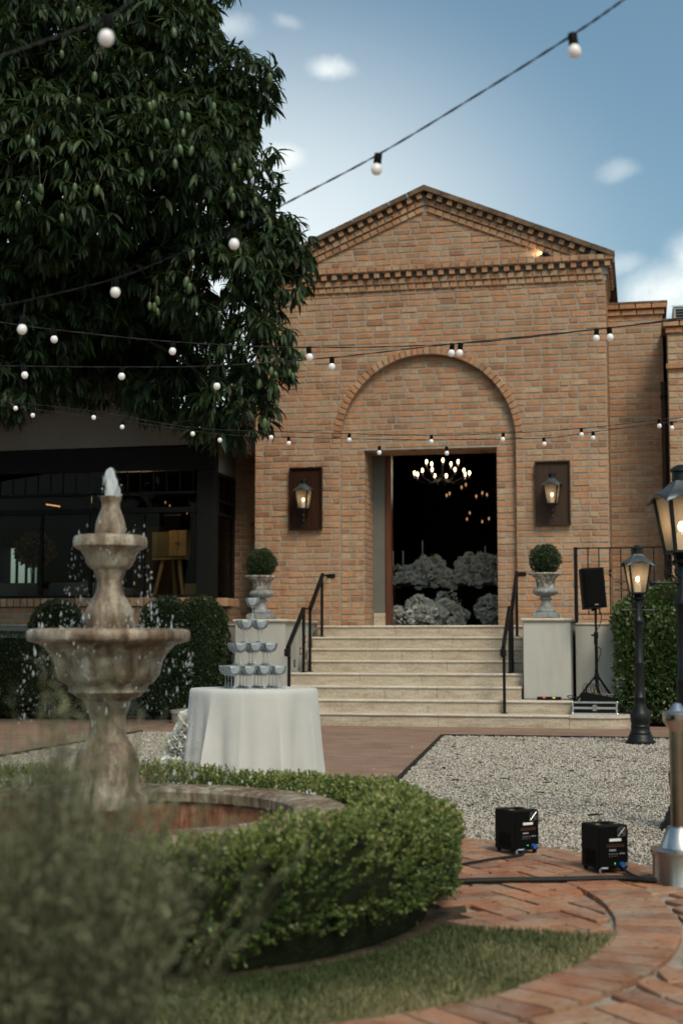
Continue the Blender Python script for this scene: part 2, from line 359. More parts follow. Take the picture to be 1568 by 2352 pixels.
def glassmat(name, tint, dif, dcol=(.8,.85,.85), fr=1.45, rough=.03, base=.0):
    t = NT(name); tr = t.n('BsdfTransparent'); tr.inputs[0].default_value = (*tint,1); gl = t.n('BsdfGlossy'); gl.inputs['Roughness'].default_value = rough
    f = t.n('Fresnel'); f.inputs[0].default_value = fr; m = t.n('MixShader'); t.l(t.math('ADD',f.outputs[0],base), m.inputs[0]); t.l(tr.outputs[0],m.inputs[1]); t.l(gl.outputs[0],m.inputs[2]); o = m.outputs[0]
    if dif:
        d = t.n('BsdfDiffuse'); d.inputs[0].default_value = (*dcol,1); m2 = t.n('MixShader'); m2.inputs[0].default_value = dif; t.l(o,m2.inputs[1]); t.l(d.outputs[0],m2.inputs[2]); o = m2.outputs[0]
    return t.out(o)
M_PANE = glassmat('window_glass',(.70,.72,.70),.0,fr=1.18)
def lanternglass():
    t = NT('lantern_glass'); tr = t.n('BsdfTransparent'); tr.inputs[0].default_value = (.75,.70,.62,1); tl = t.n('BsdfTranslucent'); tl.inputs[0].default_value = (.45,.39,.32,1); d = t.n('BsdfDiffuse'); d.inputs[0].default_value = (.30,.27,.23,1)
    a = t.n('MixShader'); a.inputs[0].default_value = .5; t.l(tl.outputs[0],a.inputs[1]); t.l(d.outputs[0],a.inputs[2]); b = t.n('MixShader'); b.inputs[0].default_value = .55; t.l(tr.outputs[0],b.inputs[1]); t.l(a.outputs[0],b.inputs[2]); return t.out(b.outputs[0])
M_LANTERN = lanternglass()
M_COUPE = glassmat('coupe_glass',(.99,1.0,1.0),.16,(.88,.93,.95),1.5,.02)
def drinkmat():
    t = NT('sparkling_drink'); d = t.n('BsdfDiffuse'); d.inputs[0].default_value = (.86,.91,.93,1); tl = t.n('BsdfTranslucent'); tl.inputs[0].default_value = (.86,.92,.95,1); tr = t.n('BsdfTransparent')
    a = t.n('MixShader'); a.inputs[0].default_value = .5; t.l(d.outputs[0],a.inputs[1]); t.l(tl.outputs[0],a.inputs[2]); b = t.n('MixShader'); b.inputs[0].default_value = .82; t.l(tr.outputs[0],b.inputs[1]); t.l(a.outputs[0],b.inputs[2]); return t.out(b.outputs[0])
M_DRINK = drinkmat()
def watermat():
    t = NT('pool_water'); b = t.bump(t.noise(22,3),.35,.02); gl = t.n('BsdfGlossy'); gl.inputs['Roughness'].default_value = .04; t.l(b,gl.inputs['Normal'])
    tr = t.n('BsdfTransparent'); tr.inputs[0].default_value = (.55,.40,.32,1); f = t.n('Fresnel'); f.inputs[0].default_value = 1.33; t.l(b,f.inputs['Normal'])
    m = t.n('MixShader'); t.l(f.outputs[0],m.inputs[0]); t.l(tr.outputs[0],m.inputs[1]); t.l(gl.outputs[0],m.inputs[2]); return t.out(m.outputs[0])
M_WATER = watermat()
M_DROP = glassmat('water_drop',(.9,.93,.95),.30,(.78,.82,.84),1.33,.04)
M_FOAM = glassmat('water_foam',(.9,.93,.95),.45,(.80,.84,.87),1.33,.15)
def emit(name, col, s, base=None):
    t = NT(name)
    if base: return t.out(t.bsdf(base,.3,0,None,.5,Emission_Color=(*col,1),Emission_Strength=s))
    e = t.n('Emission'); e.inputs[0].default_value = (*col,1); e.inputs[1].default_value = s; return t.out(e.outputs[0])
M_OPAL = emit('opal_bulb',(1,.80,.66),.10,(.66,.64,.66))
M_LAMPBULB = emit('lamp_bulb',(1,.72,.40),14.)
M_LAMPCORE = emit('lamp_diffuser',(1,.74,.45),.5,(.5,.45,.38))
M_CANDLE = emit('candle_bulb',(1,.70,.34),9.)
M_CANDLE2 = emit('candle_bulb_far',(1,.50,.24),.40)
M_STRIP = emit('strip_lamp',(1,.45,.18),1.2)
M_RED = emit('red_switch',(1,.08,.10),.5,(.5,.03,.04)); M_YEL = emit('yellow_switch',(.7,.75,.15),.35,(.5,.5,.1))
M_BLUE = plain('blue_connector',(.01,.07,.22),(.02,.12,.34),.4); M_GREENLED = emit('green_led',(.1,1,.2),1.0)
M_LABEL = plain('white_label',(.62,.62,.62),(.7,.7,.7),.6); M_GREYPRINT = plain('grey_print',(.16,.16,.16),(.24,.24,.24),.6); M_REDPRINT = plain('dim_red_print',(.06,.012,.010),(.08,.02,.014),.6)
M_YELPRINT = plain('amber_print',(.28,.17,.04),(.34,.22,.06),.6)
M_BOX = plain('cabinet_grey',(.34,.33,.31),(.40,.39,.37),.7)

def leafmat(name, stops, rough=.42, trans=.22, tcol=(.22,.30,.06), spec=.5, src='attr'):
    t = NT(name)
    a = t.n('Attribute', attribute_name='tone').outputs['Fac'] if src=='attr' else t.n('ObjectInfo').outputs['Random']
    c = t.ramp(a, stops); p = t.bsdf(c, rough, 0, None, spec); tl = t.n('BsdfTranslucent'); t.l(t.mix(c, tcol, .5), tl.inputs[0])
    m = t.n('MixShader'); m.inputs[0].default_value = trans; t.l(p,m.inputs[1]); t.l(tl.outputs[0],m.inputs[2]); return t.out(m.outputs[0])
MANGO = [(0,(0.0102,0.0213,0.0093)),(.5,(0.0187,0.0365,0.0145)),(.85,(0.0340,0.0595,0.0221)),(1,(0.0612,0.0808,0.0306))]
M_MANGO = leafmat('mango_leaf',MANGO,.5,.12,spec=.22); M_MANGO_O = leafmat('mango_leaf_o',MANGO,.5,.12,spec=.22,src='obj')
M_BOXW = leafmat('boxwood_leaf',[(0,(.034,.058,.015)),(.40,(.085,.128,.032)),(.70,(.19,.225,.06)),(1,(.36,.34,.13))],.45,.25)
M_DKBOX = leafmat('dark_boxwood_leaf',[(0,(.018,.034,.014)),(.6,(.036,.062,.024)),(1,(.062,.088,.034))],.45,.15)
M_BROAD = leafmat('broad_leaf',[(0,(.024,.044,.012)),(.5,(.046,.080,.022)),(1,(.095,.135,.036))],.4,.2)
M_GREYGREEN = leafmat('needle_leaf',[(0,(.07,.085,.042)),(.5,(.175,.19,.10)),(1,(.34,.33,.19))],.6,.25,(.2,.2,.1))
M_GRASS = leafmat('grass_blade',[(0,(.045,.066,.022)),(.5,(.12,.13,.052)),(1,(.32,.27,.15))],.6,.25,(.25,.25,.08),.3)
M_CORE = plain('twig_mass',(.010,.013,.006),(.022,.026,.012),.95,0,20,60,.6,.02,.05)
M_BARK = plain('bark',(.022,.018,.014),(.05,.04,.032),.95,0,12,40,.8,.02,.1)
M_TWIG = plain('twig',(.035,.028,.019),(.075,.06,.04),.9,0,20,60,.4,.005,.1)
M_MANGOFRUIT = plain('green_mango',(.034,.062,.020),(.07,.105,.036),.45,0,9,50,.1,.003)
M_PETAL = leafmat('petal',[(0,(.60,.58,.52)),(.5,(.74,.74,.70)),(1,(.80,.79,.70))],.6,.25,(.8,.8,.75),.2)
M_PETAL_O = leafmat('petal_o',[(0,(.68,.62,.50)),(.15,(.76,.75,.71)),(.6,(.82,.82,.80)),(1,(.76,.78,.79))],.6,.25,(.8,.8,.75),.2,'obj')
M_DRYFLOWER = leafmat('dried_flower',[(0,(.18,.09,.03)),(.6,(.34,.20,.08)),(1,(.45,.32,.16))],.7,.2,(.4,.25,.1),.2)
def stonebits():
    t = NT('gravel_stone'); a = t.n('Attribute', attribute_name='tone').outputs['Fac']
    c = t.ramp(a,[(0,(.12,.10,.085)),(.08,(.24,.205,.175)),(.3,(.38,.335,.285)),(.7,(.47,.42,.365)),(1,(.55,.505,.45))]); return t.out(t.bsdf(c,.85,0,None,.3))
M_STONE = stonebits()
M_GRAVBED = plain('gravel_bed',(.26,.23,.20),(.42,.385,.345),.95,0,95,160,1.0,.02,.1)
M_SOIL = plain('soil',(.035,.026,.018),(.08,.06,.042),.95,0,15,50,.8,.02,.1)
M_LAWN = plain('lawn_soil',(.045,.052,.022),(.09,.085,.04),.95,0,18,60,.8,.02,.1)
def farpave():
    t = NT('far_paving'); b = t.n('TexBrick', offset=.5); b.inputs['Scale'].default_value = 1; b.inputs['Brick Width'].default_value = .24; b.inputs['Row Height'].default_value = .115; b.inputs['Mortar Size'].default_value = .007
    b.inputs['Color1'].default_value = (.30,.185,.135,1); b.inputs['Color2'].default_value = (.235,.14,.10,1); b.inputs['Mortar'].default_value = (.22,.18,.15,1)
    t.l(t.pos(), b.inputs['Vector']); c = t.mix(b.outputs['Color'], t.ramp(t.noise(2.4,6,.7),[(.3,(.6,.56,.53)),(.6,(1,1,1)),(.8,(1.15,1.1,1.05))]), .8, 'MULTIPLY')
    h = t.math('ADD', t.math('MULTIPLY', b.outputs['Fac'], -1.0), t.math('MULTIPLY', t.noise(30,4), .8)); return t.out(t.bsdf(c,.75,0,t.bump(h,.5,.008),.35))
M_FARPAVE = farpave()

def sheet(name, poly, z, mat, k='structure'):
    m = MB(); m.add([(x,y,z) for x,y in poly], [tuple(range(len(poly)))]); o = m.build(name, mat); return kind(o, k)

# ------------------------------------------------------------------ ground
CX, CY = -2.13, 5.48                                   # centre of the fountain roundabout
def rang(x, y): return math.hypot(x-CX, y-CY), math.degrees(atan2(y-CY, x-CX))
def path_edge(y): return -1.68-(y-8)*.0745             # right-hand edge of the path to the stairs
sheet('ground', [(-150,-150),(150,-150),(150,150),(-150,150)], -.03, M_SOIL)
sheet('gravel_bed', [(-5.95,6.0),(9,6.0),(9,16.45),(-5.95,16.45)], -.006, M_GRAVBED)
sheet('forecourt_paving', [(-14,16.45),(9,16.45),(9,21),(-14,21)], .0, M_FARPAVE)
sheet('side_path', [(-14,6),(-5.95,6),(-5.95,16.446),(-14,16.446)], .0, M_FARPAVE)
sheet('central_path', [(-4.2,7.3),(path_edge(7.3),7.3),(path_edge(16.45),16.446),(-4.2,16.446)], .0, M_FARPAVE)
pv = sheet('brick_paving', [(CX+2.6*cos(radians(a)), CY+2.6*sin(radians(a))) for a in range(21,186,6)]+[(CX-2.6,CY-3),(CX-2.6,1.2),(3,1.2),(3,6.41)], .004, M_PMORTAR)
lawn_poly = [(CX+2.0*cos(radians(a)), CY+2.0*sin(radians(a))) for a in range(-175,-4,5)]+[(CX+.9*cos(radians(a)), CY+.9*sin(radians(a))) for a in range(-5,-176,-10)]
sheet('lawn', lawn_poly, .012, M_LAWN)
sheet('hedge_bed', [(CX+1.44*cos(radians(a)), CY+1.44*sin(radians(a))) for a in range(-180,180,6)], .018, M_SOIL)
sheet('planting_bed', [(-2.6,1.3),(-.55,1.3),(-.50,2.2),(-.70,2.75),(-1.6,3.1),(-2.6,3.0)], .016, M_SOIL)

def make_pavers():
    Wd = .128; gap = .012; ang = radians(38); ca, sa = cos(ang), sin(ang)
    solo = []; rest = MB(); cand = []
    top = .022
    def ok(x, y):
        r, a = rang(x, y)
        if r < 1.40 or y < 1.6 or y > 8.2 or x < -2.4 or x > 2.3: return None
        if r < 2.0: return 'in' if a > -5 else None
        if r < 2.24 and a < 24: return None
        if r < 2.57: return 'any' if a >= 24 else 'out'
        return 'out' if y < 6.40 and x > -1.6 and not (x < -.45 and y < 3.2) else None
    for i in range(-70, 70):
        for j in range(-40, 40):
            for kd in (0, 1):
                ox, oy = i+2*j, i-2*j
                x0, x1, y0, y1 = (ox, ox+2, oy, oy+1) if kd==0 else (ox, ox+1, oy+1, oy+3)
                cx, cy = (x0+x1)/2*Wd, (y0+y1)/2*Wd
                wx, wy = ca*cx-sa*cy-1.2, sa*cx+ca*cy+5.6
                z = ok(wx, wy)
                if not z: continue
                hx, hy = (x1-x0)*Wd/2-gap/2, (y1-y0)*Wd/2-gap/2
                cs = [(ca*(cx+p)-sa*(cy+q)-1.2, sa*(cx+p)+ca*(cy+q)+5.6) for p, q in ((-hx,-hy),(hx,-hy),(hx,hy),(-hx,hy))]
                cut = []; moved = False
                for (x, y) in cs:
                    r, a = rang(x, y)
                    lim = None
                    if z=='in' and r > 1.985 and a < 24: lim = 1.985
                    if z=='out' and r < 2.255 and a < 24: lim = 2.255
                    if z in('out','any') and r > 2.60 and y > 6.4: lim = 2.60
                    if lim: x, y = CX+(x-CX)*lim/r, CY+(y-CY)*lim/r; moved = True
                    if z=='in':
                        r, a = rang(x, y)
                        if a < -5.5: y = CY+math.tan(radians(-5.5))*(x-CX); moved = True
                    cut.append((x, y))
                cand.append((math.hypot(wx, wy), moved, kd, wx, wy, cut))
    cand.sort(key=lambda c: c[0])
    me = MB().bbox(-.5,.5,-.5,.5,-.5,.5,.035).mesh('paver', M_PAV_O)
    n = 0
    for d, moved, kd, x, y, cut in cand:
        dz = random.uniform(-.003,.003)
        if not moved and n < 230 and y > 3.75:
            o = obj('paver', me, pv); o.location = (x, y, top-.02+dz); o.rotation_euler = (random.uniform(-.012,.012), random.uniform(-.012,.012), ang+random.uniform(-.02,.02))
            o.scale = (2*Wd-gap, Wd-gap, .04) if kd==0 else (Wd-gap, 2*Wd-gap, .04); n += 1
        else:
            c0 = (sum(p[0] for p in cut)/4, sum(p[1] for p in cut)/4); ins = [(c0[0]+(p[0]-c0[0])*.95, c0[1]+(p[1]-c0[1])*.95) for p in cut]
            V = [(*p, -.02) for p in cut]+[(*p, top-.004+dz) for p in cut]+[(*p, top+dz) for p in ins]
            rest.add(V, [(0,1,5,4),(1,2,6,5),(2,3,7,6),(3,0,4,7),(4,5,9,8),(5,6,10,9),(6,7,11,10),(7,4,8,11),(8,9,10,11)], random.random())
    kind(rest.build('paver_field', M_PAV_A, pv), 'stuff')
    # the curved border course of bricks laid end-on round the lawn
    nb = 0; a = -128.
    bm_ = MB().bbox(-.5,.5,-.5,.5,-.5,.5,.04).mesh('border_brick', M_PAV_O)
    while a < 25:
        w = random.uniform(.115,.132); mid = a+math.degrees(w/2/2.12)
        o = obj('border_brick', bm_, pv); o.location = (CX+2.12*cos(radians(mid)), CY+2.12*sin(radians(mid)), .006+random.uniform(-.003,.003))
        o.rotation_euler = (random.uniform(-.015,.015), random.uniform(-.015,.015), radians(mid)+random.uniform(-.02,.02)); o.scale = (.236, w-.012, .042)
        a += math.degrees(w/2.12)
make_pavers()

def gravel():
    tm = np.array([(1,0,0),(0,1,0),(-1,0,0),(0,-1,0),(0,0,.75),(0,0,-.75)],float)
    F = [(0,1,4),(1,2,4),(2,3,4),(3,0,4),(1,0,5),(2,1,5),(3,2,5),(0,3,5)]
    P = []
    for (x0,x1,y0,y1,den,s) in ((-2.4,3.2,6.35,9.0,2600,.78),(-2.5,2.4,9.0,12.0,1700,.85),(-2.5,2.0,12.0,16.43,1100,.95),(-5.92,-4.22,9,16.43,1000,.95)):
        n = int((x1-x0)*(y1-y0)*den); q = np.stack([RNG.uniform(x0,x1,n), RNG.uniform(y0,y1,n), np.full(n,s)],1); P.append(q)
    P = np.concatenate(P); x, y = P[:,0], P[:,1]; r = np.hypot(x-CX, y-CY)
    edge = -1.68-(y-8)*.0745
    keep = ((x>edge+.02)|(x<-4.22))&((r>2.575+.06*np.sin(x*9)*np.sin(y*7))|(x<-4.2))&((y>6.42)|(x<-4.2))
    stray = RNG.random(len(x))<.004; P = P[keep|(stray&(r>2.2)&(y>6.0))]; n = len(P)
    size = np.stack([RNG.uniform(.008,.019,n)*P[:,2], RNG.uniform(.007,.014,n)*P[:,2], RNG.uniform(.005,.010,n)*P[:,2]],1)
    d = RNG.normal(size=(n,3)); d[:,2] *= .25
    V = scatter(tm, np.stack([P[:,0],P[:,1],RNG.uniform(-.004,.006,n)],1), d, RNG.uniform(0,6.28,n), size)
    V += RNG.normal(size=V.shape)*.0012
    clump = lump(np.stack([P[:,0],P[:,1],P[:,0]*0],1),2.2,3.)
    tone = np.clip(RNG.beta(2.4,1.8,n)-.18*(clump>.45)*RNG.random(n)*2,0,1)
    kind(obj('gravel_stones', np_mesh('gravel_stones', V, F, tone, M_STONE)), 'stuff')
gravel()
def fallen_leaves():
    tm = np.array([(-.5,-1,0),(.5,-1,.1),(.6,.6,.25),(0,1.2,.05),(-.6,.5,.2)],float); n = 420
    x = RNG.uniform(-2.3,1.2,n); y = RNG.uniform(7.6,16.3,n); k = x>(-1.6-(y-8)*.0745)
    P = np.stack([x,y,np.full(n,.014)],1)[k]; n = len(P); d = RNG.normal(size=(n,3)); d[:,2] *= .1
    kind(obj('leaf_litter', np_mesh('leaf_litter', scatter(tm,P,d,RNG.uniform(-.4,.4,n),RNG.uniform(.012,.040,n)), [(0,1,2,3)], RNG.random(n)*.12, M_STONE)), 'stuff')
fallen_leaves()
# dark edging strips that hold the gravel
def edging(p, q, label):
    o = MB().bar((*p,.004),(*q,.004),.03,.03).build('gravel_edging', M_RUBBER); return tag(o, label, 'edging', 'gravel edging strips')
edging((path_edge(16.44),16.43),(path_edge(8.1),8.1),'dark edging strip between the central brick path and the right gravel')
edging((path_edge(16.44)+.02,16.44),(5,16.44),'dark edging strip along the gravel in front of the stone steps')
edging((-5.95,9),(-5.95,16.43),'dark edging strip between the left side path and the gravel')

def grass():
    tm = np.array([(-.10,0,0),(.10,0,0),(.075,.55,.05),(-.075,.55,.05),(.012,1,.22),(-.012,1,.22)],float); F = [(0,1,2,3),(3,2,4,5)]
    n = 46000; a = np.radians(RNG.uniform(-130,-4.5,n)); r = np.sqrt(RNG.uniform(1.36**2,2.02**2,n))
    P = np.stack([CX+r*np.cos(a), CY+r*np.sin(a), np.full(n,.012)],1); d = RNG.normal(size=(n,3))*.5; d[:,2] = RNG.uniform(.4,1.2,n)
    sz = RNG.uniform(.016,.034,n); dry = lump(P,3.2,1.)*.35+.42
    kind(obj('lawn_grass', np_mesh('lawn_grass', scatter(tm,P,d,RNG.uniform(0,6.3,n),np.stack([sz*.9,sz,sz],1)), F, np.clip(dry+RNG.normal(size=n)*.22+(r-1.78)*1.3,0,1), M_GRASS)), 'stuff')  # drier outwards; the hedge's shade put into the darker inner blades
grass()

# ------------------------------------------------------------------ brickwork
BU = [None]
def brick_unit():
    if BU[0] is None: BU[0] = MB().bbox(-.5,.5,-.5,.5,-.5,.5,.06).mesh('brick', M_BRK_O)
    return BU[0]
def course(x0, x1, odd, L=.240, g=.024, rnd=random, half=True):
    """brick spans that fill x0..x1 in running bond with now and then a half brick"""
    out = []; x = x0; first = True
    while x < x1-.03:
        l = L+rnd.uniform(-.012,.012)
        if first and odd: l = L*.5
        elif half and rnd.random() < .10: l = L*.5
        first = False
        e = x+l
        if x1-e < .06: e = x1
        out.append((x, min(e, x1))); x = e+g
    return out
class Wall:
    """collects the bricks of one building; the largest whole ones become objects of their own"""
    def __init__(s, root): s.root = root; s.solo = []; s.rest = MB()
    def face_y(s, x0, x1, z0, z1, y, depth=.03, tone=None):         # rectangular brick facing -y
        s.solo.append((x0,x1,z0,z1,y-random.uniform(-.002,.004),depth))
    def quad_y(s, p, y, tone):                                       # p: 4 corners (x,z)
        d = random.uniform(-.002,.004); c = (sum(q[0] for q in p)/4, sum(q[1] for q in p)/4); i = [(q[0]+(c[0]-q[0])*.07, q[1]+(c[1]-q[1])*.1) for q in p]
        V = [(a,y+.03,b) for a,b in p]+[(a,y-d+.003,b) for a,b in p]+[(a,y-d,b) for a,b in i]
        s.rest.add(V, [(0,1,5,4),(1,2,6,5),(2,3,7,6),(3,0,4,7),(4,5,9,8),(5,6,10,9),(6,7,11,10),(7,4,8,11),(8,9,10,11)], tone)
    def finish(s, limit=300, key=None):
        key = key or (lambda b: (b[0]+b[1])**2/4+b[4]**2)
        full = sorted([b for b in s.solo if b[1]-b[0] > .2], key=key); rest = [b for b in s.solo if b[1]-b[0] <= .2]
        if len(s.solo) <= limit: full = s.solo; rest = []
        for b in full[:limit]:
            o = obj('brick', brick_unit(), s.root); w = Vector(((b[0]+b[1])/2, b[4]+b[5]/2, (b[2]+b[3])/2))
            o.location = w-s.root.location; o.scale = (b[1]-b[0], b[5], b[3]-b[2]); o.rotation_euler = (random.uniform(-.03,.03), random.uniform(-.006,.006), random.uniform(-.008,.008))
        for b in full[limit:]+rest:
            j = lambda: random.uniform(-.005,.005)
            s.quad_y([(b[0]+j(),b[2]+j()),(b[1]+j(),b[2]+j()),(b[1]+j(),b[3]+j()),(b[0]+j(),b[3]+j())], b[4], random.random())
        if s.rest.v: kind(s.rest.build('brickwork', M_BRK_A, s.root, world=True), 'stuff')

FY = 20.82; BX0, BX1 = -5.77, -.48; BC = -3.13; DX0, DX1, DZ = -4.10, -2.10, 3.96; LAND = 1.32
AR, AZ = 1.32, 4.06                                     # inner radius and springing height of the blind arch
CH = .0925                                              # height of one brick course
EAVE, APEX = 6.70, 7.82
def main_building():
    b = thing('brick_building', 'tan brick gabled hall with arched doorway above the stone stairs', 'building', (BC, FY, 0))
    # ---- mortar body
    m = MB(); y = FY+.006; yr = FY+.105
    def quad(p, yy): m.add([(a,yy,c) for a,c in p], [(0,1,2,3)])
    ax0, ax1 = BC-AR, BC+AR
    quad([(BX0,0),(ax0,0),(ax0,EAVE),(BX0,EAVE)], y); quad([(ax1,0),(BX1,0),(BX1,EAVE),(ax1,EAVE)], y)
    ns = 40; A = [(BC-AR*cos(pi*i/ns), AZ+AR*sin(pi*i/ns)) for i in range(ns+1)]
    for i in range(ns):
        (xa,za),(xb,zb) = A[i], A[i+1]
        quad([(xa,za),(xb,zb),(xb,EAVE),(xa,EAVE)], y)
        m.add([(xa,y,za),(xb,y,zb),(xb,yr,zb),(xa,yr,za)], [(0,1,2,3)])
        quad([(xa,DZ),(xb,DZ),(xb,zb),(xa,za)], yr)
    m.add([(ax0,y,0),(ax0,yr,0),(ax0,yr,AZ),(ax0,y,AZ)], [(0,1,2,3)]); m.add([(ax1,y,0),(ax1,yr,0),(ax1,yr,AZ),(ax1,y,AZ)], [(0,1,2,3)])
    quad([(ax0,0),(DX0,0),(DX0,DZ),(ax0,DZ)], yr); quad([(DX1,0),(ax1,0),(ax1,DZ),(DX1,DZ)], yr)
    m.add([(BX0,y,EAVE),(BX1,y,EAVE),(BC,y,APEX)], [(0,1,2)])
    m.build('wall', M_MORTAR, b, world=True)
    s = MB(); s.box(BX0,BX0+.3,FY+.012,36,0,EAVE); s.box(BX1-.3,BX1,FY+.012,36,0,EAVE)
    s.build('side_wall', M_MORTAR, b, world=True)
    # ---- door reveals, lintel soffit, hall inside
    yi = FY+.76
    for xj in (DX0,DX1): MB().add([(xj,yr,LAND),(xj,yi,LAND),(xj,yi,DZ),(xj,yr,DZ)],[(0,1,2,3)]).build('door_jamb', M_MORTAR, b, world=True)
    MB().box(DX0-.02,DX1+.02,yr+.003,yi,DZ,DZ+.12).build('lintel', M_MORTAR, b, world=True)
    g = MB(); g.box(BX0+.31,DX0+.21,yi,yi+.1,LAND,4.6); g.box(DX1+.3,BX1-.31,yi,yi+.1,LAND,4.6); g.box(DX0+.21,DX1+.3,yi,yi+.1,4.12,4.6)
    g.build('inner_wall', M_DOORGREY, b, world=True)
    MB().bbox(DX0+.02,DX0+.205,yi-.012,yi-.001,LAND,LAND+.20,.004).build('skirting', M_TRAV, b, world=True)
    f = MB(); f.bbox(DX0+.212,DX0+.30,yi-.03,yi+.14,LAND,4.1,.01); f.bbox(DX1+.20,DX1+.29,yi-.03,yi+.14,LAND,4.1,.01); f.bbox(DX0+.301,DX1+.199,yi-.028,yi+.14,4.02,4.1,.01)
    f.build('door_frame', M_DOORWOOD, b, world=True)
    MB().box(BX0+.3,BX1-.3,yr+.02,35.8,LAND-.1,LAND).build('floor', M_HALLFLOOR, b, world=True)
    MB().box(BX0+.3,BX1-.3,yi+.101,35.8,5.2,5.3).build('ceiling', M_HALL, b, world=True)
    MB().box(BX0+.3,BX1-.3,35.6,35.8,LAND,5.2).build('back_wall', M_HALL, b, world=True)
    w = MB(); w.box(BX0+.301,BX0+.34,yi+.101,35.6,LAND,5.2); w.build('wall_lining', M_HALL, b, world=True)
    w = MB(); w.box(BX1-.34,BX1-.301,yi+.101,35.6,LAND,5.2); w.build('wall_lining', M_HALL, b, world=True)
    for yy in (23.2, 26, 29): MB().box(BX0+.34,BX1-.34,yy,yy+.16,5.0,5.19).build('ceiling_beam', M_DKWOOD, b, world=True)
    # jamb bricks (ends of the courses seen on the door reveal)
    jb = MB(); k = 0; z = LAND+.006
    while z+CH < DZ+.02:
        for (ya, yb) in ([(yr+.008,yr+.235),(yr+.253,yr+.48),(yr+.498,yi-.01)] if k%2 else [(yr+.008,yr+.12),(yr+.138,yr+.365),(yr+.383,yr+.61),(yr+.628,yi-.01)]):
            jb.bbox(DX0-.03,DX0+.006,ya,yb,z,min(z+CH-.025,DZ),.004,random.random()); jb.bbox(DX1-.006,DX1+.03,ya,yb,z,min(z+CH-.025,DZ),.004,random.random())
        z += CH; k += 1
    kind(jb.build('jamb_brick', M_BRK_A, b, world=True), 'stuff')
    ls = MB(); x = DX0+.01
    while x < DX1-.05: ls.bbox(x,min(x+.098,DX1-.01),yr+.005,yr+.235,DZ-.006,DZ+.02,.004,random.random()); ls.bbox(x,min(x+.098,DX1-.01),yr+.25,yi-.01,DZ-.006,DZ+.02,.004,random.random()); x += .113
    kind(ls.build('lintel_brick', M_BRK_A, b, world=True), 'stuff')
    # ---- face bricks
    w = Wall(b); k = 0; z = LAND-.006
    RM = AR+.055
    while z < APEX-.1:
        z1 = z+CH-.025
        def chord(zz, R): return sqrt(R*R-(zz-AZ)**2) if AZ < zz < AZ+R else (R if zz <= AZ else 0)
        if z1 < 6.385:
            cb, ct = chord(z,RM), chord(z1,RM)
            if z < AZ: cb = ct = AR+.004
            if cb <= 0:
                for (x0,x1) in course(BX0, BX1, k%2): w.face_y(x0,x1,z,z1,FY)
            else:
                for sgn in (-1,1):
                    for (x0,x1) in course(BX0, BC-min(cb,ct), k%2) if sgn<0 else [(2*BC-q[1],2*BC-q[0]) for q in course(BX0, BC-min(cb,ct), k%2)]:
                        if sgn<0:
                            lim0, lim1 = BC-cb, BC-ct
                            if x0 > lim0-.03 and x0 > lim1-.03: continue
                            if x1 > min(lim0,lim1): w.quad_y([(x0,z),(max(x0+.01,min(x1,lim0)),z),(max(x0+.01,min(x1,lim1)),z1),(x0,z1)],FY,random.random())
                            else: w.face_y(x0,x1,z,z1,FY)
                        else:
                            lim0, lim1 = BC+cb, BC+ct
                            if x1 < lim0+.03 and x1 < lim1+.03: continue
                            if x0 < max(lim0,lim1): w.quad_y([(min(x1-.01,max(x0,lim0)),z),(x1,z),(x1,z1),(min(x1-.01,max(x0,lim1)),z1)],FY,random.random())
                            else: w.face_y(x0,x1,z,z1,FY)
            # the recessed panel inside the arch
            R = AR-.004
            if z1 < AZ+R:
                cb, ct = chord(z,R), chord(z1,R)
                if z1 <= DZ+.03:
                    zz = min(z1, DZ) if z < DZ-.04 else z1
                    for (x0,x1) in course(BC-R, DX0-.002, k%2)+course(DX1+.002, BC+R, (k+1)%2): w.face_y(x0,x1,z,zz,yr-.006)
                else:
                    for (x0,x1) in course(BC-cb, BC+cb, k%2):
                        if BC-ct <= x0 and x1 <= BC+ct: w.face_y(x0,x1,z,z1,yr-.006)
                        else: w.quad_y([(x0,z),(x1,z),(min(max(x1,BC-ct+.01),BC+ct),z1),(max(min(x0,BC+ct-.01),BC-ct),z1)],yr-.006,random.random())
        elif z > 6.62:
            hw = lambda zz: max(0,(APEX-.16-zz)/(APEX-EAVE)*(BX1-BC))
            a, c = hw(z), hw(z1)
            if a > .12:
                for (x0,x1) in course(BC-a, BC+a, k%2):
                    if BC-c <= x0 and x1 <= BC+c: w.face_y(x0,x1,z,z1,FY)
                    elif x1-x0 > .03: w.quad_y([(x0,z),(x1,z),(max(min(x1,BC+c),x0+.005),z1),(min(max(x0,BC-c),x1-.005),z1)],FY,random.random())
        z += CH; k += 1
    # right-hand return of the wall, seen at a slant
    z = LAND-.006; k = 0
    while z < 6.36:
        for (ya,yb) in course(FY+.012, FY+1.25, k%2): w.rest.bbox(BX1-.02,BX1+.006,ya,yb,z,z+CH-.025,.004,random.random())
        z += CH; k += 1
    w.finish(300, lambda q: abs((q[0]+q[1])/2+2.2)*.5+abs((q[2]+q[3])/2-4.6))
    # ---- arch of bricks on end
    n = 47; me = MB().bbox(-.5,.5,-.5,.5,-.5,.5,.06).mesh('arch_brick', M_BRK_O)
    for i in range(n):
        a = pi*(i+.5)/n; R = AR+.052
        o = obj('arch_brick', me, b); o.location = Vector((BC-R*cos(a), FY+.029+random.uniform(-.003,.003), AZ+R*sin(a)))-b.location
        o.rotation_euler = (0, a-pi/2, 0); o.scale = (pi*R/n-.017, .085, .112)
    # ---- cornice: two stepped header courses, dentils, crowning course
    hb = MB().bbox(-.5,.5,-.5,.5,-.5,.5,.05).mesh('cornice_brick', M_BRK_O); db = MB().bbox(-.5,.5,-.5,.5,-.5,.5,.03).mesh('dentil', M_BRK_O)
    mo = MB()
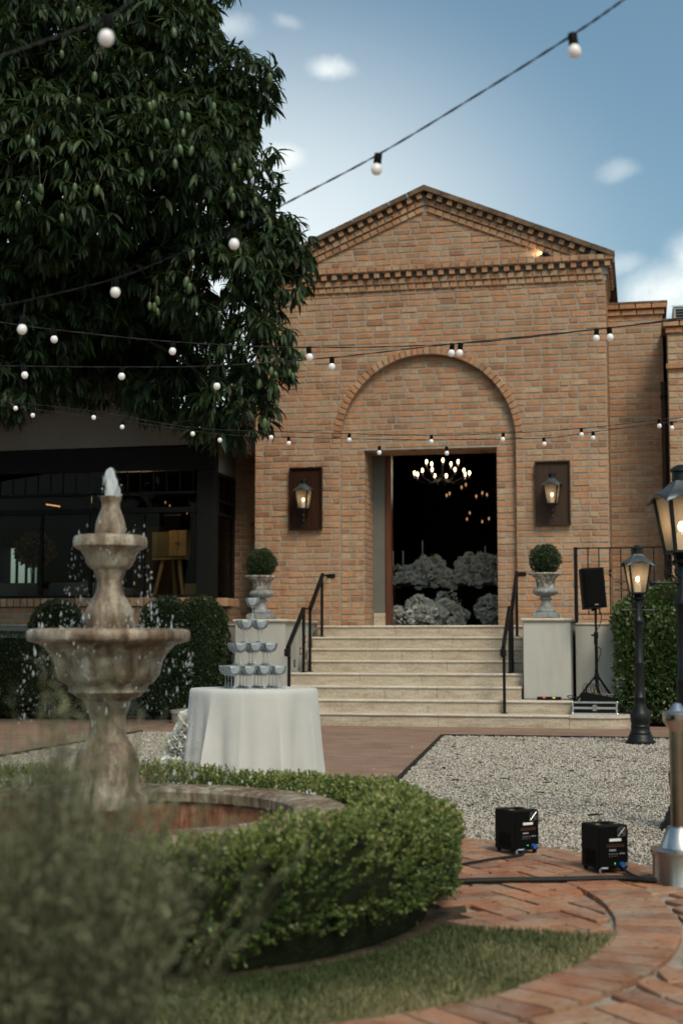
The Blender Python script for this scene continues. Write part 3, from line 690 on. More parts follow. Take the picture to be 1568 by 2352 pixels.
    def hrow(z, proj, name, me, pitch, wd, skip=0):
        x = BX0-proj+.005; x1 = BX1+proj
        while x+wd < x1+.01:
            o = obj(name, me, b); o.location = Vector((x+wd/2, FY-proj/2+.02+random.uniform(-.003,.003), z+.0375))-b.location; o.scale = (wd, proj+.06, .075); o.rotation_euler = (0,0,random.uniform(-.01,.01)); x += pitch
        mo.box(BX0-proj+.01,BX1+proj-.01,FY-proj+.012 if name!='dentil' else FY+.005,FY+.03,z-.009,z+.084)
        # the same courses turn the corner on the right
        yy = FY+.07
        while yy < FY+1.5:
            mo2.bbox(BX1-.02,BX1+proj,yy,yy+wd,z,z+.075,.004,random.random()); yy += pitch
        mo.box(BX1-.02,BX1+proj-.01 if name!='dentil' else BX1+.01,FY+.031,FY+1.6,z-.009,z+.084)
    mo2 = MB()
    hrow(6.372,.022,'cornice_brick',hb,.126,.110); hrow(6.464,.044,'cornice_brick',hb,.126,.110)
    hrow(6.556,.095,'dentil',db,.163,.080); hrow(6.648,.125,'cornice_brick',hb,.126,.114)
    # raking cornice
    sl = atan2(APEX-EAVE, BX1-BC); c_, s_ = cos(sl), sin(sl); Lr = (BX1-BC)/c_+.14
    for sgn in (-1,1):
        def rk(t, off, wd, hgt, proj, me, name):
            # t: distance down the slope from the apex, off: drop below the slope line
            px = BC+sgn*(t*c_-off*s_); pz = APEX+.115-t*s_-off*c_
            o = obj(name, me, b); o.location = Vector((px, FY-proj/2+.02+random.uniform(-.003,.003), pz))-b.location; o.rotation_euler = (0, sgn*sl, 0); o.scale = (wd, proj+.06, hgt)
        for (off, pitch, wd, hgt, proj, me, name) in ((.30,.126,.110,.075,.022,hb,'cornice_brick'),(.207,.126,.110,.075,.044,hb,'cornice_brick'),(.115,.163,.080,.075,.100,db,'dentil'),):
            t = .05+off*s_/c_*1.0
            while t < Lr-.10-off*.9: rk(t+wd/2, off, wd, hgt, proj, me, name); t += pitch
            a0 = (BC+sgn*(-off*s_), APEX+.115-off*c_); 
            P = [(BC+sgn*max(0,(t_*c_-o_*s_)), APEX+.115-t_*s_-o_*c_) for t_, o_ in ((off*s_/c_,off-.046),(Lr-.1-off*.9,off-.046),(Lr-.1-off*.9,off+.046),(off*s_/c_,off+.046))]
            mo.prism(P, FY-(proj-.012 if name!='dentil' else -.004), FY+.03)
        for t0 in np.arange(0.0, Lr, .30):
            t1 = min(t0+.292, Lr+.02); r = MB()
            P = [(BC+sgn*(t_*c_-o_*s_), APEX+.115-t_*s_-o_*c_) for t_, o_ in ((t0 if t0 else o_s,o_) if False else (t0,o_) for o_ in (0,)) ] if False else None
            q = lambda t_, o_: (BC+sgn*max(0,(t_*c_-o_*s_)), APEX+.115-t_*s_-o_*c_+(0 if t_>.01 else o_*(c_-1/c_)))
            r.prism([q(t0,.0),q(t1,.0),q(t1,.072),q(t0 if t0 else .0,.072)], FY-.155+random.uniform(-.004,.004), FY+.13)
            r.build('roof_edge_tile', M_CAP, b, world=True)
        rf = MB(); ex = BC+sgn*((BX1-BC)+.14); ez = APEX+.115-((BX1-BC)+.14)*math.tan(sl)
        rf.prism([(BC,APEX+.10),(ex,ez-.015),(ex,ez-.09),(BC,APEX+.02)], FY+.131, 36.2); rf.build('roof', M_CAP, b, world=True)
    mo.build('cornice_bed', M_MORTAR, b, world=True); kind(mo2.build('side_cornice', M_BRK_A, b, world=True),'stuff')
    return b
MAIN = main_building()

def brick_box(name, label, x0, x1, y0, y1, z0, z1, capp=True, string=None, bz=None, group=None):
    r = thing(name, label, 'building', ((x0+x1)/2, y0, 0), 0, group)
    MB().box(x0,x1,y0+.006,y1,z0,z1-.001).build('wall', M_MORTAR, r, world=True)
    w = Wall(r); z = bz if bz is not None else z0; k = 0
    while z+CH < z1-.02:
        for (a,c) in course(x0, x1, k%2): w.face_y(a,c,z,z+CH-.025,y0)
        z += CH; k += 1
    w.finish(260)
    if capp:
        for i,(zz,pr) in enumerate(((z1-.17,.03),(z1-.078,.07))):
            x = x0-pr
            while x < x1+pr-.05:
                l = .23+random.uniform(-.01,.01); e = min(x+l, x1+pr); o = obj('cap_brick', brick_unit(), r); o.location = Vector(((x+e)/2, y0-pr/2+.04, zz+.039))-r.location; o.scale = (e-x, pr+.1, .076); x = e+.012
        MB().box(x0-.08,x1+.08,y0-.085,y1,z1,z1+.03).build('coping', M_CAP, r, world=True)
    if string:
        x = x0-.03
        while x < x1: e = min(x+.235, x1); o = obj('string_brick', brick_unit(), r); o.location = Vector(((x+e)/2, y0-.02, string))-r.location; o.scale = (e-x,.06,.076); x = e+.012
    return r
brick_box('brick_wing','lower brick wing set back to the right of the gabled hall',BX1+.008,.345,22.02,30,0,6.26,bz=1.2)
ax = brick_box('brick_annex','brick annex with projecting string course at the right edge',.40,3.2,21.0,27,0,5.74,string=5.08,bz=1.2)
dp = thing('downpipe','grey brown rainwater downpipe between the brick wing and annex','pipe',(.335,21.55,0))
p = MB(); p.tube([(0,0,.0),(0,0,4.95)],.042,12); p.build('pipe', M_DKWOOD2, dp, True)
for z in (1.6,3.2,4.7):
    q = MB(); q.tube([(0,0,z),(0,0,z+.05)],.052,12); q.bar((0,0,z+.025),(0,.45,z+.025),.02); q.build('pipe_clip', M_IRON, dp, True)
ac = thing('rooftop_air_conditioner','white air conditioning unit with dark louvres on the annex roof','air conditioner',(.95,22.2,5.771))
MB().bbox(-.45,.5,-.2,.3,.10,.42,.02).build('casing', M_BOX, ac)
for k in range(6): MB().box(-.40,.45,-.212,-.201,.13+k*.045,.155+k*.045).build('louvre', M_BLKFRAME, ac)
for x in (-.42,.45): MB().bar((x,-.15,0),(x,-.15,.10),.05).build('foot', M_ALU, ac)
MB().bar((-.46,-.2,.43),(.5,-.2,.43),.03,.02).build('top_rail', M_ALU, ac)

# gable spotlights: two small lamps that graze the tympanum
for (x, sg, lab) in ((BX0+.30,1,'small dark spotlight on the cornice at the left gable corner'),(BX1-.86,-1,'small dark spotlight on the cornice at the right gable slope')):
    t = thing('gable_spotlight', lab, 'spotlight', (x, FY-.06, 6.735), 0, 'gable spotlights')
    MB().tube([(0,0,0),(0,0,.035)],.02,8).build('bracket', M_IRON, t); MB().tube([(-sg*.05,0,.05),(sg*.05,0,.07)],[.025,.035],10).build('lamp_head', M_IRON, t, True)
    MB().ball((sg*.052,0,.071),.018,8,6).build('bulb', M_CANDLE, t)
    l = bpy.data.lights.new('spot','SPOT'); l.energy = 1.5; l.spot_size = radians(95); l.color = (1,.72,.42); l.shadow_soft_size = .02
    lo = bpy.data.objects.new('spot_light', l); COL.objects.link(lo); lo.parent = t; lo.location = (sg*.07,0,.075); lo.rotation_euler = Vector((-sg*1.,-.75,-.25)).to_track_quat('Z','Y').to_euler()

# ------------------------------------------------------------------ stairs, pedestals, terrace
R_ = .165; SY = [18.15,18.47,18.79,19.11,19.66,19.96,20.26,20.56]; PX0, PX1 = -4.80, -1.60      # stair flanks
def stairs():
    r = thing('stone_staircase','pale travertine stairs of eight steps up to the arched doorway','staircase',(BC-.05,SY[0],0))
    for i, y in enumerate(SY):
        z0, z1 = R_*i, R_*(i+1); back = SY[i+1] if i < 7 else FY+.80
        if i==0: x0, x1 = -6.25, -.19
        elif i==1: x0, x1 = -5.56, -.93
        elif i<4: x0, x1 = PX0, PX1
        else: x0, x1 = PX0+.06 if i<7 else PX0+.06, PX1-.005 if i<7 else PX1
        if i==7:
            for (a,c) in ((x0,DX0-.7),(DX0-.692,BC),(BC+.008,DX1+.1),(DX1+.108,x1)):
                pass
        cuts = [x0, x0+(x1-x0)*.31+i%3*.2, x0+(x1-x0)*.655-i%2*.25, x1] if i!=0 else [x0, -4.4, -2.6, -.95, x1]
        for k in range(len(cuts)-1):
            a, c = cuts[k]+.002, cuts[k+1]-.002
            if i==0 and k in (0,len(cuts)-2):
                sg = -1 if k==0 else 1; e = a if k==0 else c; R = .32; P = []
                ce = e-sg*R
                for q in range(9): an = -pi/2+sg*0+ (pi/2)*q/8; P.append((ce+sg*R*cos(an), y+R+R*sin(an)))
                P.append((e, back+.6)); P.append((c if k==0 else a, back+.6)); P.append((c if k==0 else a, y))
                MB().prism(P, z0 if z0 else -.01, z1-.036, axis='z').build('riser', M_TRAV, r, world=True)
                P2 = [(ce+sg*(R+.02)*cos(-pi/2+(pi/2)*q/8), y+R+(R+.02)*sin(-pi/2+(pi/2)*q/8)) for q in range(9)]+[(e+sg*.02, back+.6),(c if k==0 else a, back+.6),(c if k==0 else a, y-.02)]
                MB().prism(P2, z1-.035, z1, axis='z').build('tread', M_TREAD, r, world=True)
                continue
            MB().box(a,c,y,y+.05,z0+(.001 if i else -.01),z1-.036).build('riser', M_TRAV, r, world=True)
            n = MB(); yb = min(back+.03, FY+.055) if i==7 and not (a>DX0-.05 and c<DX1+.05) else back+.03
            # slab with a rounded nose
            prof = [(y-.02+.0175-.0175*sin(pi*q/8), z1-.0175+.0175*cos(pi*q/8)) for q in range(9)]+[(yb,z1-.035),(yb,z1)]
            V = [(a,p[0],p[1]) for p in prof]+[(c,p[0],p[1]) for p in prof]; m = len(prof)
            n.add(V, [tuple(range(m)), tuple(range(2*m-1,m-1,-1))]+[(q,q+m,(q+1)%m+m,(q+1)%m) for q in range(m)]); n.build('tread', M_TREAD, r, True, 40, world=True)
    c = MB()
    for i in range(8):
        x0, x1 = (PX0+.01,PX1-.01) if i>1 else (-5.5,-1.0)
        c.box(x0,x1,SY[i]+.051,SY[i]+.6 if i<7 else FY,-.01,R_*(i+1)-.04)
    c.build('core', M_MORTAR, r, world=True)
    MB().box(DX0+.003,DX1-.003,FY-.2,FY+.78,LAND-.03,LAND+.0015).build('threshold', M_TREAD, r, world=True)
stairs()
def pedestal(x0, x1, label):
    r = thing('stair_pedestal', label, 'pedestal', ((x0+x1)/2,18.95,.33), 0, 'white pedestals flanking the stairs')
    MB().bbox(x0+.02,x1-.02,18.955,20.80,.331,1.345,.008).build('plaster_body', M_WHITE, r, world=True)
    n = MB(); prof = []
    n.bbox(x0-.015,x1+.015,18.92,20.81,1.346,1.392,.018); n.build('stone_cap', M_TREAD, r, world=True)
    return r
pl = pedestal(-5.55,PX0,'white plaster pedestal left of the stairs behind the glass tower'); pedestal(PX1,-.94,'white plaster pedestal right of the stairs beside the loudspeaker')
for k,(y,z) in enumerate(((19.2,.60),(19.5,.78),(19.85,.95),(20.15,1.12),(20.4,1.24))):        # step lights in the flank of the left pedestal
    s = MB(); s.bbox(PX0-.02,PX0-.012,y-.035,y+.035,z-.05,z+.05,.003); o = s.build('step_light', M_BLKFRAME, pl, world=True)
    MB().bbox(PX0-.012,PX0-.008,y-.02,y+.02,z-.03,z+.03,.002).build('lens', M_CANDLE2 if k!=1 else M_GREYPRINT, o, world=True)
def terrace(x0, x1, y0, y1, label):
    r = thing('terrace_wall', label, 'wall', ((x0+x1)/2,y0,0), 0, 'low white terrace walls')
    MB().box(x0,x1,y0,y1,-.01,1.30).build('plaster_body', M_WHITE, r, world=True)
    MB().bbox(x0-.0,x1,y0-.015,y1,1.301,1.335,.01).build('stone_cap', M_TREAD, r, world=True); return r
terrace(-.915,3.2,19.40,20.99,'low white plaster wall under the iron balustrade'); terrace(-12,-5.575,19.62,20.2,'low white plaster wall behind the dark hedge on the left')

def urn(x, y, z, lab, blab):
    r = thing('garden_urn', lab, 'urn', (x,y,z), 0, 'weathered urns on the pedestals')
    m = MB(); m.bbox(-.175,.175,-.175,.175,0,.07,.012); m.bbox(-.145,.145,-.145,.145,.07,.085,.004); m.build('plinth', M_URNGREY, r)
    m = MB(); m.lathe([(.125,.085),(.13,.10),(.118,.115),(.075,.16),(.058,.205),(.055,.235),(.075,.25),(.088,.262),(.075,.275),(.06,.285),(.07,.30)],32); m.build('foot', M_URNGREY, r, True, 50)
    m = MB(); n = 40; V = []; F = []; prof = [(.07,.298),(.12,.31),(.16,.34),(.165,.365),(.15,.395),(.115,.41)]
    for i,(rr,zz) in enumerate(prof):
        for k in range(n): a = 2*pi*k/n; q = rr*(1+(.045*cos(a*20) if 0<i<5 else 0)); V.append((q*cos(a),q*sin(a),zz))
    for i in range(len(prof)-1):
        for k in range(n): F.append((i*n+k,i*n+(k+1)%n,(i+1)*n+(k+1)%n,(i+1)*n+k))
    m.add(V,F); m.build('lobed_belly', M_URNGREY, r, True, 60)
    m = MB(); m.lathe([(.115,.408),(.118,.43),(.125,.49),(.145,.54),(.185,.575),(.215,.585),(.23,.59),(.232,.603),(.22,.61),(.20,.60),(.16,.57)],40,cap=False); m.build('bowl', M_URN, r, True, 50)
    m = MB(); m.lathe([(.185,.585),(.0,.59)],24,cap=False); m.build('soil', M_SOIL, r)
    b = thing('boxwood_ball', blab, 'topiary', (x,y,z+.60), 0, 'clipped boxwood balls in the urns')
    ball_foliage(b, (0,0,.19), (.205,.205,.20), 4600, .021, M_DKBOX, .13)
    MB().tube([(0,0,-.02),(.01,0,.12)],.015,6).build('stem', M_TWIG, b)
LEAF4 = np.array([(0,0,0),(.33,.45,.06),(0,1,-.04),(-.33,.45,.06)],float); LEAF4F = [(0,1,2,3)]
def ball_foliage(parent, c, r, n, size, mat, noise=.05, name='foliage', core=True, cut=None):
    d = fib(n)+RNG.normal(size=(n,3))*.03; d /= np.linalg.norm(d,axis=1,keepdims=True)
    k = 1+lump(d*2.2,1.5,c[0]+c[1])*noise+RNG.uniform(-.10,.02,n)
    P = d*np.array(r)*k[:,None]+np.array(c)
    dirs = d*.8+RNG.normal(size=(n,3))*.6
    if cut is not None: m = cut(P); P, dirs, d = P[m], dirs[m], d[m]; n = len(P)
    V = scatter(LEAF4, P, dirs, RNG.uniform(0,6.3,n), RNG.uniform(.7,1.3,n)*size)
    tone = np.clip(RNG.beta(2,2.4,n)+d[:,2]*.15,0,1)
    o = obj(name, np_mesh(name,V,LEAF4F,tone,mat), parent); kind(o,'stuff')
    if core:
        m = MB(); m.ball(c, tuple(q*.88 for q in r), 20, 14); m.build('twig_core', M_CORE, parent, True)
    return o
urn(-5.25,19.30,1.393,'weathered stone urn on the left pedestal behind the glass tower','clipped boxwood ball in the urn on the left pedestal')
urn(-1.30,19.30,1.393,'weathered stone urn with flaking white bowl on the right pedestal','clipped boxwood ball in the urn on the right pedestal')

def handrail(x, lab):
    r = thing('stair_handrail', lab, 'handrail', (x,SY[0],R_), 0, 'black iron stair handrails')
    hs = .88; pts = [(18.40,R_),(19.22,R_*4),(19.60,R_*4),(20.36,R_*7)]
    for (y,z) in pts:
        p = MB(); p.bar((x,y,z),(x,y,z+hs-.02),.036); p.bbox(x-.04,x+.04,y-.04,y+.04,z,z+.012,.003); p.build('post', M_IRON, r, world=True)
    tops = [(y,z+hs) for y,z in pts]
    for (a,b_,nm) in ((0,1,'rail'),(1,2,'link_bar'),(2,3,'rail')):
        p = MB(); e = .10 if nm=='rail' else 0; (ya,za),(yb,zb) = tops[a],tops[b_]; d = Vector((0,yb-ya,zb-za)).normalized()
        p.bar(Vector((x,ya,za))-d*(e if a==0 else 0), Vector((x,yb,zb))+d*(.06 if b_==3 else 0), .045 if nm=='rail' else .02, .05 if nm=='rail' else .02); p.build(nm, M_IRON, r, world=True)
    p = MB(); (ya,za) = tops[0]; p.bbox(x-.035,x+.035,ya-.14,ya-.05,za-.16,za-.05,.015); p.build('rail_end', M_IRON, r, world=True)
    p = MB(); (ya,za) = tops[3]; p.bar((x,ya+.05,za+.03),(x,FY+.0,za+.03),.022); p.bbox(x-.03,x+.10,FY-.012,FY-.003,za-.0,za+.06,.003); p.build('wall_bracket', M_IRON, r, world=True)
handrail(-4.62,'black iron handrail on the left side of the stairs'); handrail(-1.78,'black iron handrail on the right side of the stairs')

def balustrade():
    r = thing('iron_balustrade','black wrought iron balustrade with scrolls beside the right pedestal','balustrade',(-.2,19.5,1.336)); y = 19.5
    p = MB(); p.bar((-.905,y,1.337),(-.905,y,2.36),.05); p.build('post', M_IRON, r, world=True)
    MB().bar((-.88,y,2.345),(2.2,y,2.345),.02,.016).build('top_rail', M_IRON, r, world=True); MB().bar((-.88,y,1.45),(2.2,y,1.45),.02,.014).build('bottom_rail', M_IRON, r, world=True)
    for k in range(14):
        x = -.905+.145*(k+1)+.02
        p = MB(); p.bar((x,y,1.45),(x,y,2.34),.016)
        o = p.build('baluster', M_IRON, r, world=True)
        if k%6 in (1,2):
            for zz in (1.98,2.03): MB().ball((x,y,zz),(.02,.02,.022),10,6).build('knuckle', M_IRON, o, True, world=True)
        if k%4==3 or k==0:
            for sx in (-1,1):
                for sz in (-1,1):
                    q = MB(); q.tube([(x+sx*(.045-.043*cos(t)), y, 1.83+sz*(.012+.043-.043*cos(t*.5)*1+.03*sin(t))) for t in np.linspace(.1,5.6,16)],.004,5); q.build('scroll', M_IRON, o, True, world=True)
balustrade()

# ------------------------------------------------------------------ house on the left with the big window
def left_house():
    X0, X1, Y, AX, AZp, GB = -12.4, -6.36, 20.30, -8.38, 5.12, 4.02
    r = thing('glazed_house','dark house with grey plaster gable and wide black framed window','building',((X0+X1)/2,Y,0))
    sl = .475
    MB().prism([(X0,GB),(X1+.25,GB),(X1+.25,AZp-sl*(X1+.25-AX)),(AX,AZp),(X0,AZp-sl*(AX-X0))], Y, Y+.2).build('gable_wall', M_GREYPL, r, world=True)
    MB().box(X0,X1-.02,Y+.005,Y+.30,-.01,1.60).build('base_wall', M_MORTAR, r, world=True)
    w = Wall(r); z = 1.34
    for k in range(3):
        for (a,c) in course(-10.2,X1-.02,k%2): w.face_y(a,c,z,z+CH-.025,Y)
        z += CH
    # recessed side wall between the house and the hall
    MB().box(X1-.1,BX0,21.606,21.9,0,5.4).build('recess_wall', M_MORTAR, r, world=True)
    z = LAND; k = 0
    while z < 4.6:
        for (a,c) in course(X1-.1,BX0-.01,k%2): w.face_y(a,c,z,z+CH-.025,21.6)
        z += CH; k += 1
    w.finish(300)
    x = -10.4
    while x < X1+.02:                                            # sill bricks laid on end
        o = obj('sill_brick', brick_unit(), r); o.location = Vector((x+.05,Y+.06,1.675))-r.location; o.scale = (.098,.26,.125); x += .11
    for q in range(6):
        o = obj('sill_brick', brick_unit(), r); o.location = Vector((X1+.12,Y+.28+q*.11,1.675))-r.location; o.scale = (.26,.098,.125)
    # frames
    def bar(nm, x0,x1,y0,y1,z0,z1): MB().bbox(x0,x1,y0,y1,z0,z1,.006).build(nm, M_BLKFRAME, r, world=True)
    bar('lintel_beam',X0,X1+.12,Y-.02,Y+.16,3.66,GB); bar('corner_post',X1-.16,X1+.11,Y-.03,Y+.2,1.73,3.655)
    bar('transom',X0,X1-.165,Y,Y+.1,3.02,3.10); bar('transom',X0,X1-.165,Y+.004,Y+.09,3.30,3.34); bar('sill_bar',X0,X1-.165,Y,Y+.1,1.745,1.785)
    M = [-11.4,-10.15,-9.02,-8.22,-7.38]
    for x in M: bar('mullion',x-.02,x+.02,Y+.003,Y+.085,1.787,3.018)
    for x in np.arange(-11.8,X1-.2,.208): bar('muntin',x-.007,x+.007,Y+.02,Y+.06,3.342,3.655)
    e = [X0]+M+[X1-.16]
    for a,c in zip(e[:-1],e[1:]): MB().box(a+.02,c-.02,Y+.045,Y+.051,1.786,3.02).build('pane', M_PANE, r, world=True)
    for a,c in zip(e[:-1],e[1:]): MB().box(a+.002,c-.002,Y+.0455,Y+.05,3.10,3.30).build('pane', M_PANE, r, world=True)
    MB().box(X0,X1-.165,Y+.040,Y+.044,3.34,3.655).build('pane', M_PANE, r, world=True)
    # the side of the bay
    bar('side_post',X1+.0,X1+.05,21.50,21.595,1.73,3.655); bar('side_rail',X1+.01,X1+.06,Y+.2,21.5,2.98,3.03); bar('side_rail',X1+.01,X1+.06,Y+.2,21.5,3.61,3.655)
    MB().box(X1+.02,X1+.026,Y+.2,21.5,1.74,2.98).build('pane', M_PANE, r, world=True); MB().box(X1+.02,X1+.026,Y+.2,21.5,3.03,3.61).build('pane', M_PANE, r, world=True)
    MB().box(X1-.03,X1+.055,Y+.205,21.9,3.656,4.6).build('bay_fascia', M_GREYPL, r, world=True)
    # an upper casement of the bay pushed open, with glazing bars
    cs = MB()
    MB().box(X1+.072,X1+.10,Y+.24,Y+.27,3.0,3.62).build('casement_stile', M_BLKFRAME, r, world=True); MB().box(X1+.072,X1+.10,21.42,21.45,3.0,3.62).build('casement_stile', M_BLKFRAME, r, world=True)
    for zz in (3.0,3.2,3.60): MB().box(X1+.074,X1+.098,Y+.271,21.419,zz,zz+.025).build('casement_bar', M_BLKFRAME, r, world=True)
    # room behind
    MB().box(X0,X1-.05,Y+.31,26.5,1.20,LAND).build('floor', M_HALLFLOOR, r, world=True); MB().box(X0,X1-.02,Y+.21,26.5,3.96,4.0).build('ceiling', M_HALL, r, world=True)
    MB().box(X1-.03,X1+.02,21.91,26.5,LAND,3.95).build('side_wall', M_HALL, r, world=True); MB().box(X0-.1,X0,Y,26.5,0,4.0).build('side_wall', M_HALL, r, world=True)
    bw = MB(); bw.box(-11.75,X1-.04,26.3,26.5,LAND,3.95); bw.build('back_wall', M_HALL, r, world=True)
    MB().box(X0,-11.755,26.3,26.5,2.95,3.95).build('back_lintel', M_HALL, r, world=True)
    for x in (-12.2,-12.0,-11.85): MB().box(x-.02,x+.02,26.32,26.38,LAND,2.95).build('back_mullion', M_BLKFRAME, r, world=True)
    MB().bbox(-9.45,-9.30,24.5,24.65,LAND,3.95,.01).build('timber_column', M_DKWOOD2, r, world=True)
    pr = MB(); pr.box(-9.2,-8.3,24.8,24.9,LAND,3.2); pr.build('partition', M_BRK_A, r, world=True)
    # roof
    for sg,xe in ((-1,X0-.3),(1,X1+.55)):
        ze = AZp-sl*abs(xe-AX)
        MB().prism([(AX,AZp+.01),(xe,ze+.01),(xe,ze+.07),(AX,AZp+.075)], Y-.55, 26.8).build('roof_boards', M_DKWOOD, r, world=True)
        for k in range(int(abs(xe-AX)/.24)+1):
            xa, xb = AX+sg*k*.24, AX+sg*min((k+1)*.24+.02, abs(xe-AX)); za, zb = AZp-sl*abs(xa-AX)+.085, AZp-sl*abs(xb-AX)+.085
            for q in range(0,3):
                t = MB(); t.prism([(xa,za+.02),(xb,zb),(xb,zb+.035),(xa,za+.055)], Y-.62+q*.2, Y-.44+q*.2); t.build('roof_tile', M_PAV_O, r, world=True)
left_house()

# ------------------------------------------------------------------ inside the left house
def easel():
    y = 21.75; r = thing('easel','light pine easel holding a wooden box behind the left window','easel',(-7.42,y,LAND))
    F0 = LAND
    for (a,bq) in (((-7.76,y-.15,F0),(-7.55,y+.05,2.45)),((-7.10,y-.15,F0),(-7.30,y+.05,2.45)),((-7.45,y+.45,F0),(-7.42,y+.08,2.5))):
        MB().bar(a,bq,.055,.04).build('leg', M_PINE, r, world=True)
    MB().bar((-7.72,y-.02,2.415),(-7.12,y-.02,2.415),.05,.04).build('shelf', M_PINE, r, world=True)
    b = thing('wooden_cabinet','small two door pine cabinet on the easel behind glass','cabinet',(-7.35,y,2.436))
    MB().bbox(-7.42,-7.12,y-.10,y+.06,2.437,2.86,.006).build('carcass', M_PINE, b, world=True)
    for x0 in (-7.415,-7.268):
        d = MB().bbox(x0,x0+.142,y-.118,y-.1005,2.445,2.852,.004).build('door', M_PINE, b, world=True)
        MB().bbox(x0+(.115 if x0<-7.3 else .012),x0+(.13 if x0<-7.3 else .027),y-.126,y-.1185,2.62,2.67,.002).build('handle', M_BLKFRAME, d, world=True)
    o = MB().bbox(-7.72,-7.425,y-.06,y-.03,2.437,2.84,.004).build('wooden_board', M_OLIVE); tag(o,'olive brown wooden board beside the cabinet on the easel','board')
easel()
def interior_left():
    c = thing('wooden_chest','low pine chest with small round holes behind the left window','chest',(-7.0,22.0,LAND))
    MB().bbox(-7.25,-6.62,21.95,22.3,LAND,2.02,.006).build('body', M_PINE, c, world=True)
    for k in range(6): MB().ball((-7.0+k*.05,21.949,1.90-.04*(k%2)),(.012,.004,.012),8,6).build('hole', M_BLKFRAME, c, world=True)
    for (x0,x1,lab) in ((-9.36,-8.1,'grey upholstered sofa behind the window left of the fountain top'),(-10.5,-9.55,'grey upholstered armchair at the far left behind the window')):
        s = thing('sofa',lab,'sofa',((x0+x1)/2,21.8,LAND),0,'grey seats behind the left window')
        MB().bbox(x0,x1,21.35,21.5,LAND,2.03,.05).build('backrest', M_SOFA, s, True, 60, world=True); MB().bbox(x0+.13,x1-.13,21.51,22.1,LAND+.1,1.80,.05).build('seat', M_SOFA, s, True, 60, world=True)
        for a in (x0,x1-.12): MB().bbox(a,a+.12,21.505,22.1,LAND,1.95,.04).build('armrest', M_SOFA, s, True, 60, world=True)
    f = thing('dried_flower_bouquet','large rusty orange flower bouquet at the far left behind the window','flowers',(-10.05,22.4,LAND))
    ball_foliage(f,(0,0,1.30),(.33,.3,.27),900,.06,M_DRYFLOWER,.12,'blossoms'); MB().lathe([(.09,0),(.10,.3),(.06,.8),(.08,1.05)],16).build('vase', M_PANE, f, True)
    f = thing('hydrangea_bouquet','pale flower bouquet on the floor beside the pine easel','flowers',(-6.85,22.75,LAND))
    ball_foliage(f,(0,0,1.12),(.25,.22,.2),600,.05,M_DRYFLOWER,.12,'blossoms'); MB().lathe([(.07,0),(.08,.3),(.05,.8),(.07,.95)],16).build('vase', M_PANE, f, True)
    l = thing('room_chandelier','small candle chandelier glowing behind the left window','chandelier',(-7.95,24.0,3.95))
    MB().tube([(0,0,0),(0,0,-.45)],.01,6).build('rod', M_IRON, l)
    for k in range(8):
        a = 2*pi*k/8+.2; x, y, z = .42*cos(a), .42*sin(a), -.55+.12*(k%2)
        q = MB(); q.tube([(0,0,-.44),(x*.5,y*.5,-.62),(x,y,z-.03)],.007,6); o = q.build('arm', M_IRON, l, True); MB().ball((x,y,z),(.012,.012,.026),8,6).build('bulb', M_CANDLE2, o)
    s = MB().bar((-9.95,22.6,3.42),(-9.70,22.6,3.38),.02).build('strip_lamp', M_STRIP); tag(s,'thin orange strip lamp behind the far left window','lamp')
    sh = thing('camera_backdrop_stand','dark box on a stand above the pine cabinet behind glass','stand',(-7.6,22.5,LAND))
    MB().bbox(-.18,.12,-.1,.1,1.62,1.84,.01).build('box', M_BLKFRAME, sh); MB().bar((0,0,0),(0,0,1.62),.04).build('pole', M_BLKFRAME, sh); MB().bbox(-.19,.13,-.11,.11,1.841,1.87,.006).build('lid', M_LEAD, sh)
interior_left()
rl = bpy.data.lights.new('room_fill','POINT'); rl.energy = 9; rl.color = (1,.72,.42); rl.shadow_soft_size = .3       # added fill by the window to brighten the easel, apart from the chandelier
rlo = bpy.data.objects.new('room_fill', rl); COL.objects.link(rlo); rlo.location = (-7.75,20.95,3.45)

# ------------------------------------------------------------------ inside the hall
BLOOM = None
def bloom_mesh():
    global BLOOM
    if BLOOM is None:
        n = 60; d = fib(n); d = d[d[:,2]>-.6]; n = len(d); P = d*.55
        tm = np.array([(-.28,0,0),(.28,0,0),(.36,.42,.12),(-.36,.42,.12)],float)
        V = scatter(tm, P, d*.8+RNG.normal(size=(n,3))*.35, RNG.uniform(0,6.3,n), RNG.uniform(.7,1.1,n)); BLOOM = np_mesh('bloom', V, [(0,1,2,3)], np.zeros(n), M_PETAL_O)
    return BLOOM
def arrangement(label, cells, base, nm='flower_arrangement', group=None, size=.075, stemz=None):
    r = thing(nm, label, 'flowers', base, 0, group)
    lf = []
    for (cx,cy,cz,rx,rz,n) in cells:
        for k in range(n):
            d = RNG.normal(size=3); d /= np.linalg.norm(d); d[1] = -abs(d[1]) if RNG.random()<.75 else d[1]
            o = obj('bloom', bloom_mesh(), r); o.location = (cx+d[0]*rx-base[0], cy+d[1]*rx*.8-base[1], cz+d[2]*rz-base[2]); s = size*RNG.uniform(.7,1.25); o.scale = (s,s,s)
            o.rotation_euler = (Vector(d).to_track_quat('Z','Y').to_euler())
        m = 60; d = fib(m); lf.append(scatter(LEAF4, d*np.array([rx,rx*.8,rz])*.74+np.array([cx-base[0],cy-base[1],cz-base[2]]), d+RNG.normal(size=(m,3))*.7, RNG.uniform(0,6,m), RNG.uniform(.6,1.1,m)*size))
    for (cx,cy,cz,rx,rz,n) in cells: ball_foliage(r,(cx-base[0],cy-base[1],cz-base[2]),(rx*.95,rx*.78,rz*.95),int(260*(rx/.2)**2*(.075/size)**1.2),size*.72,M_PETAL,.40,'petal_mass',False)
    V = np.concatenate(lf); kind(obj('greenery', np_mesh('greenery',V,LEAF4F,RNG.random(len(V)),M_DKBOX), r),'stuff')
    return r
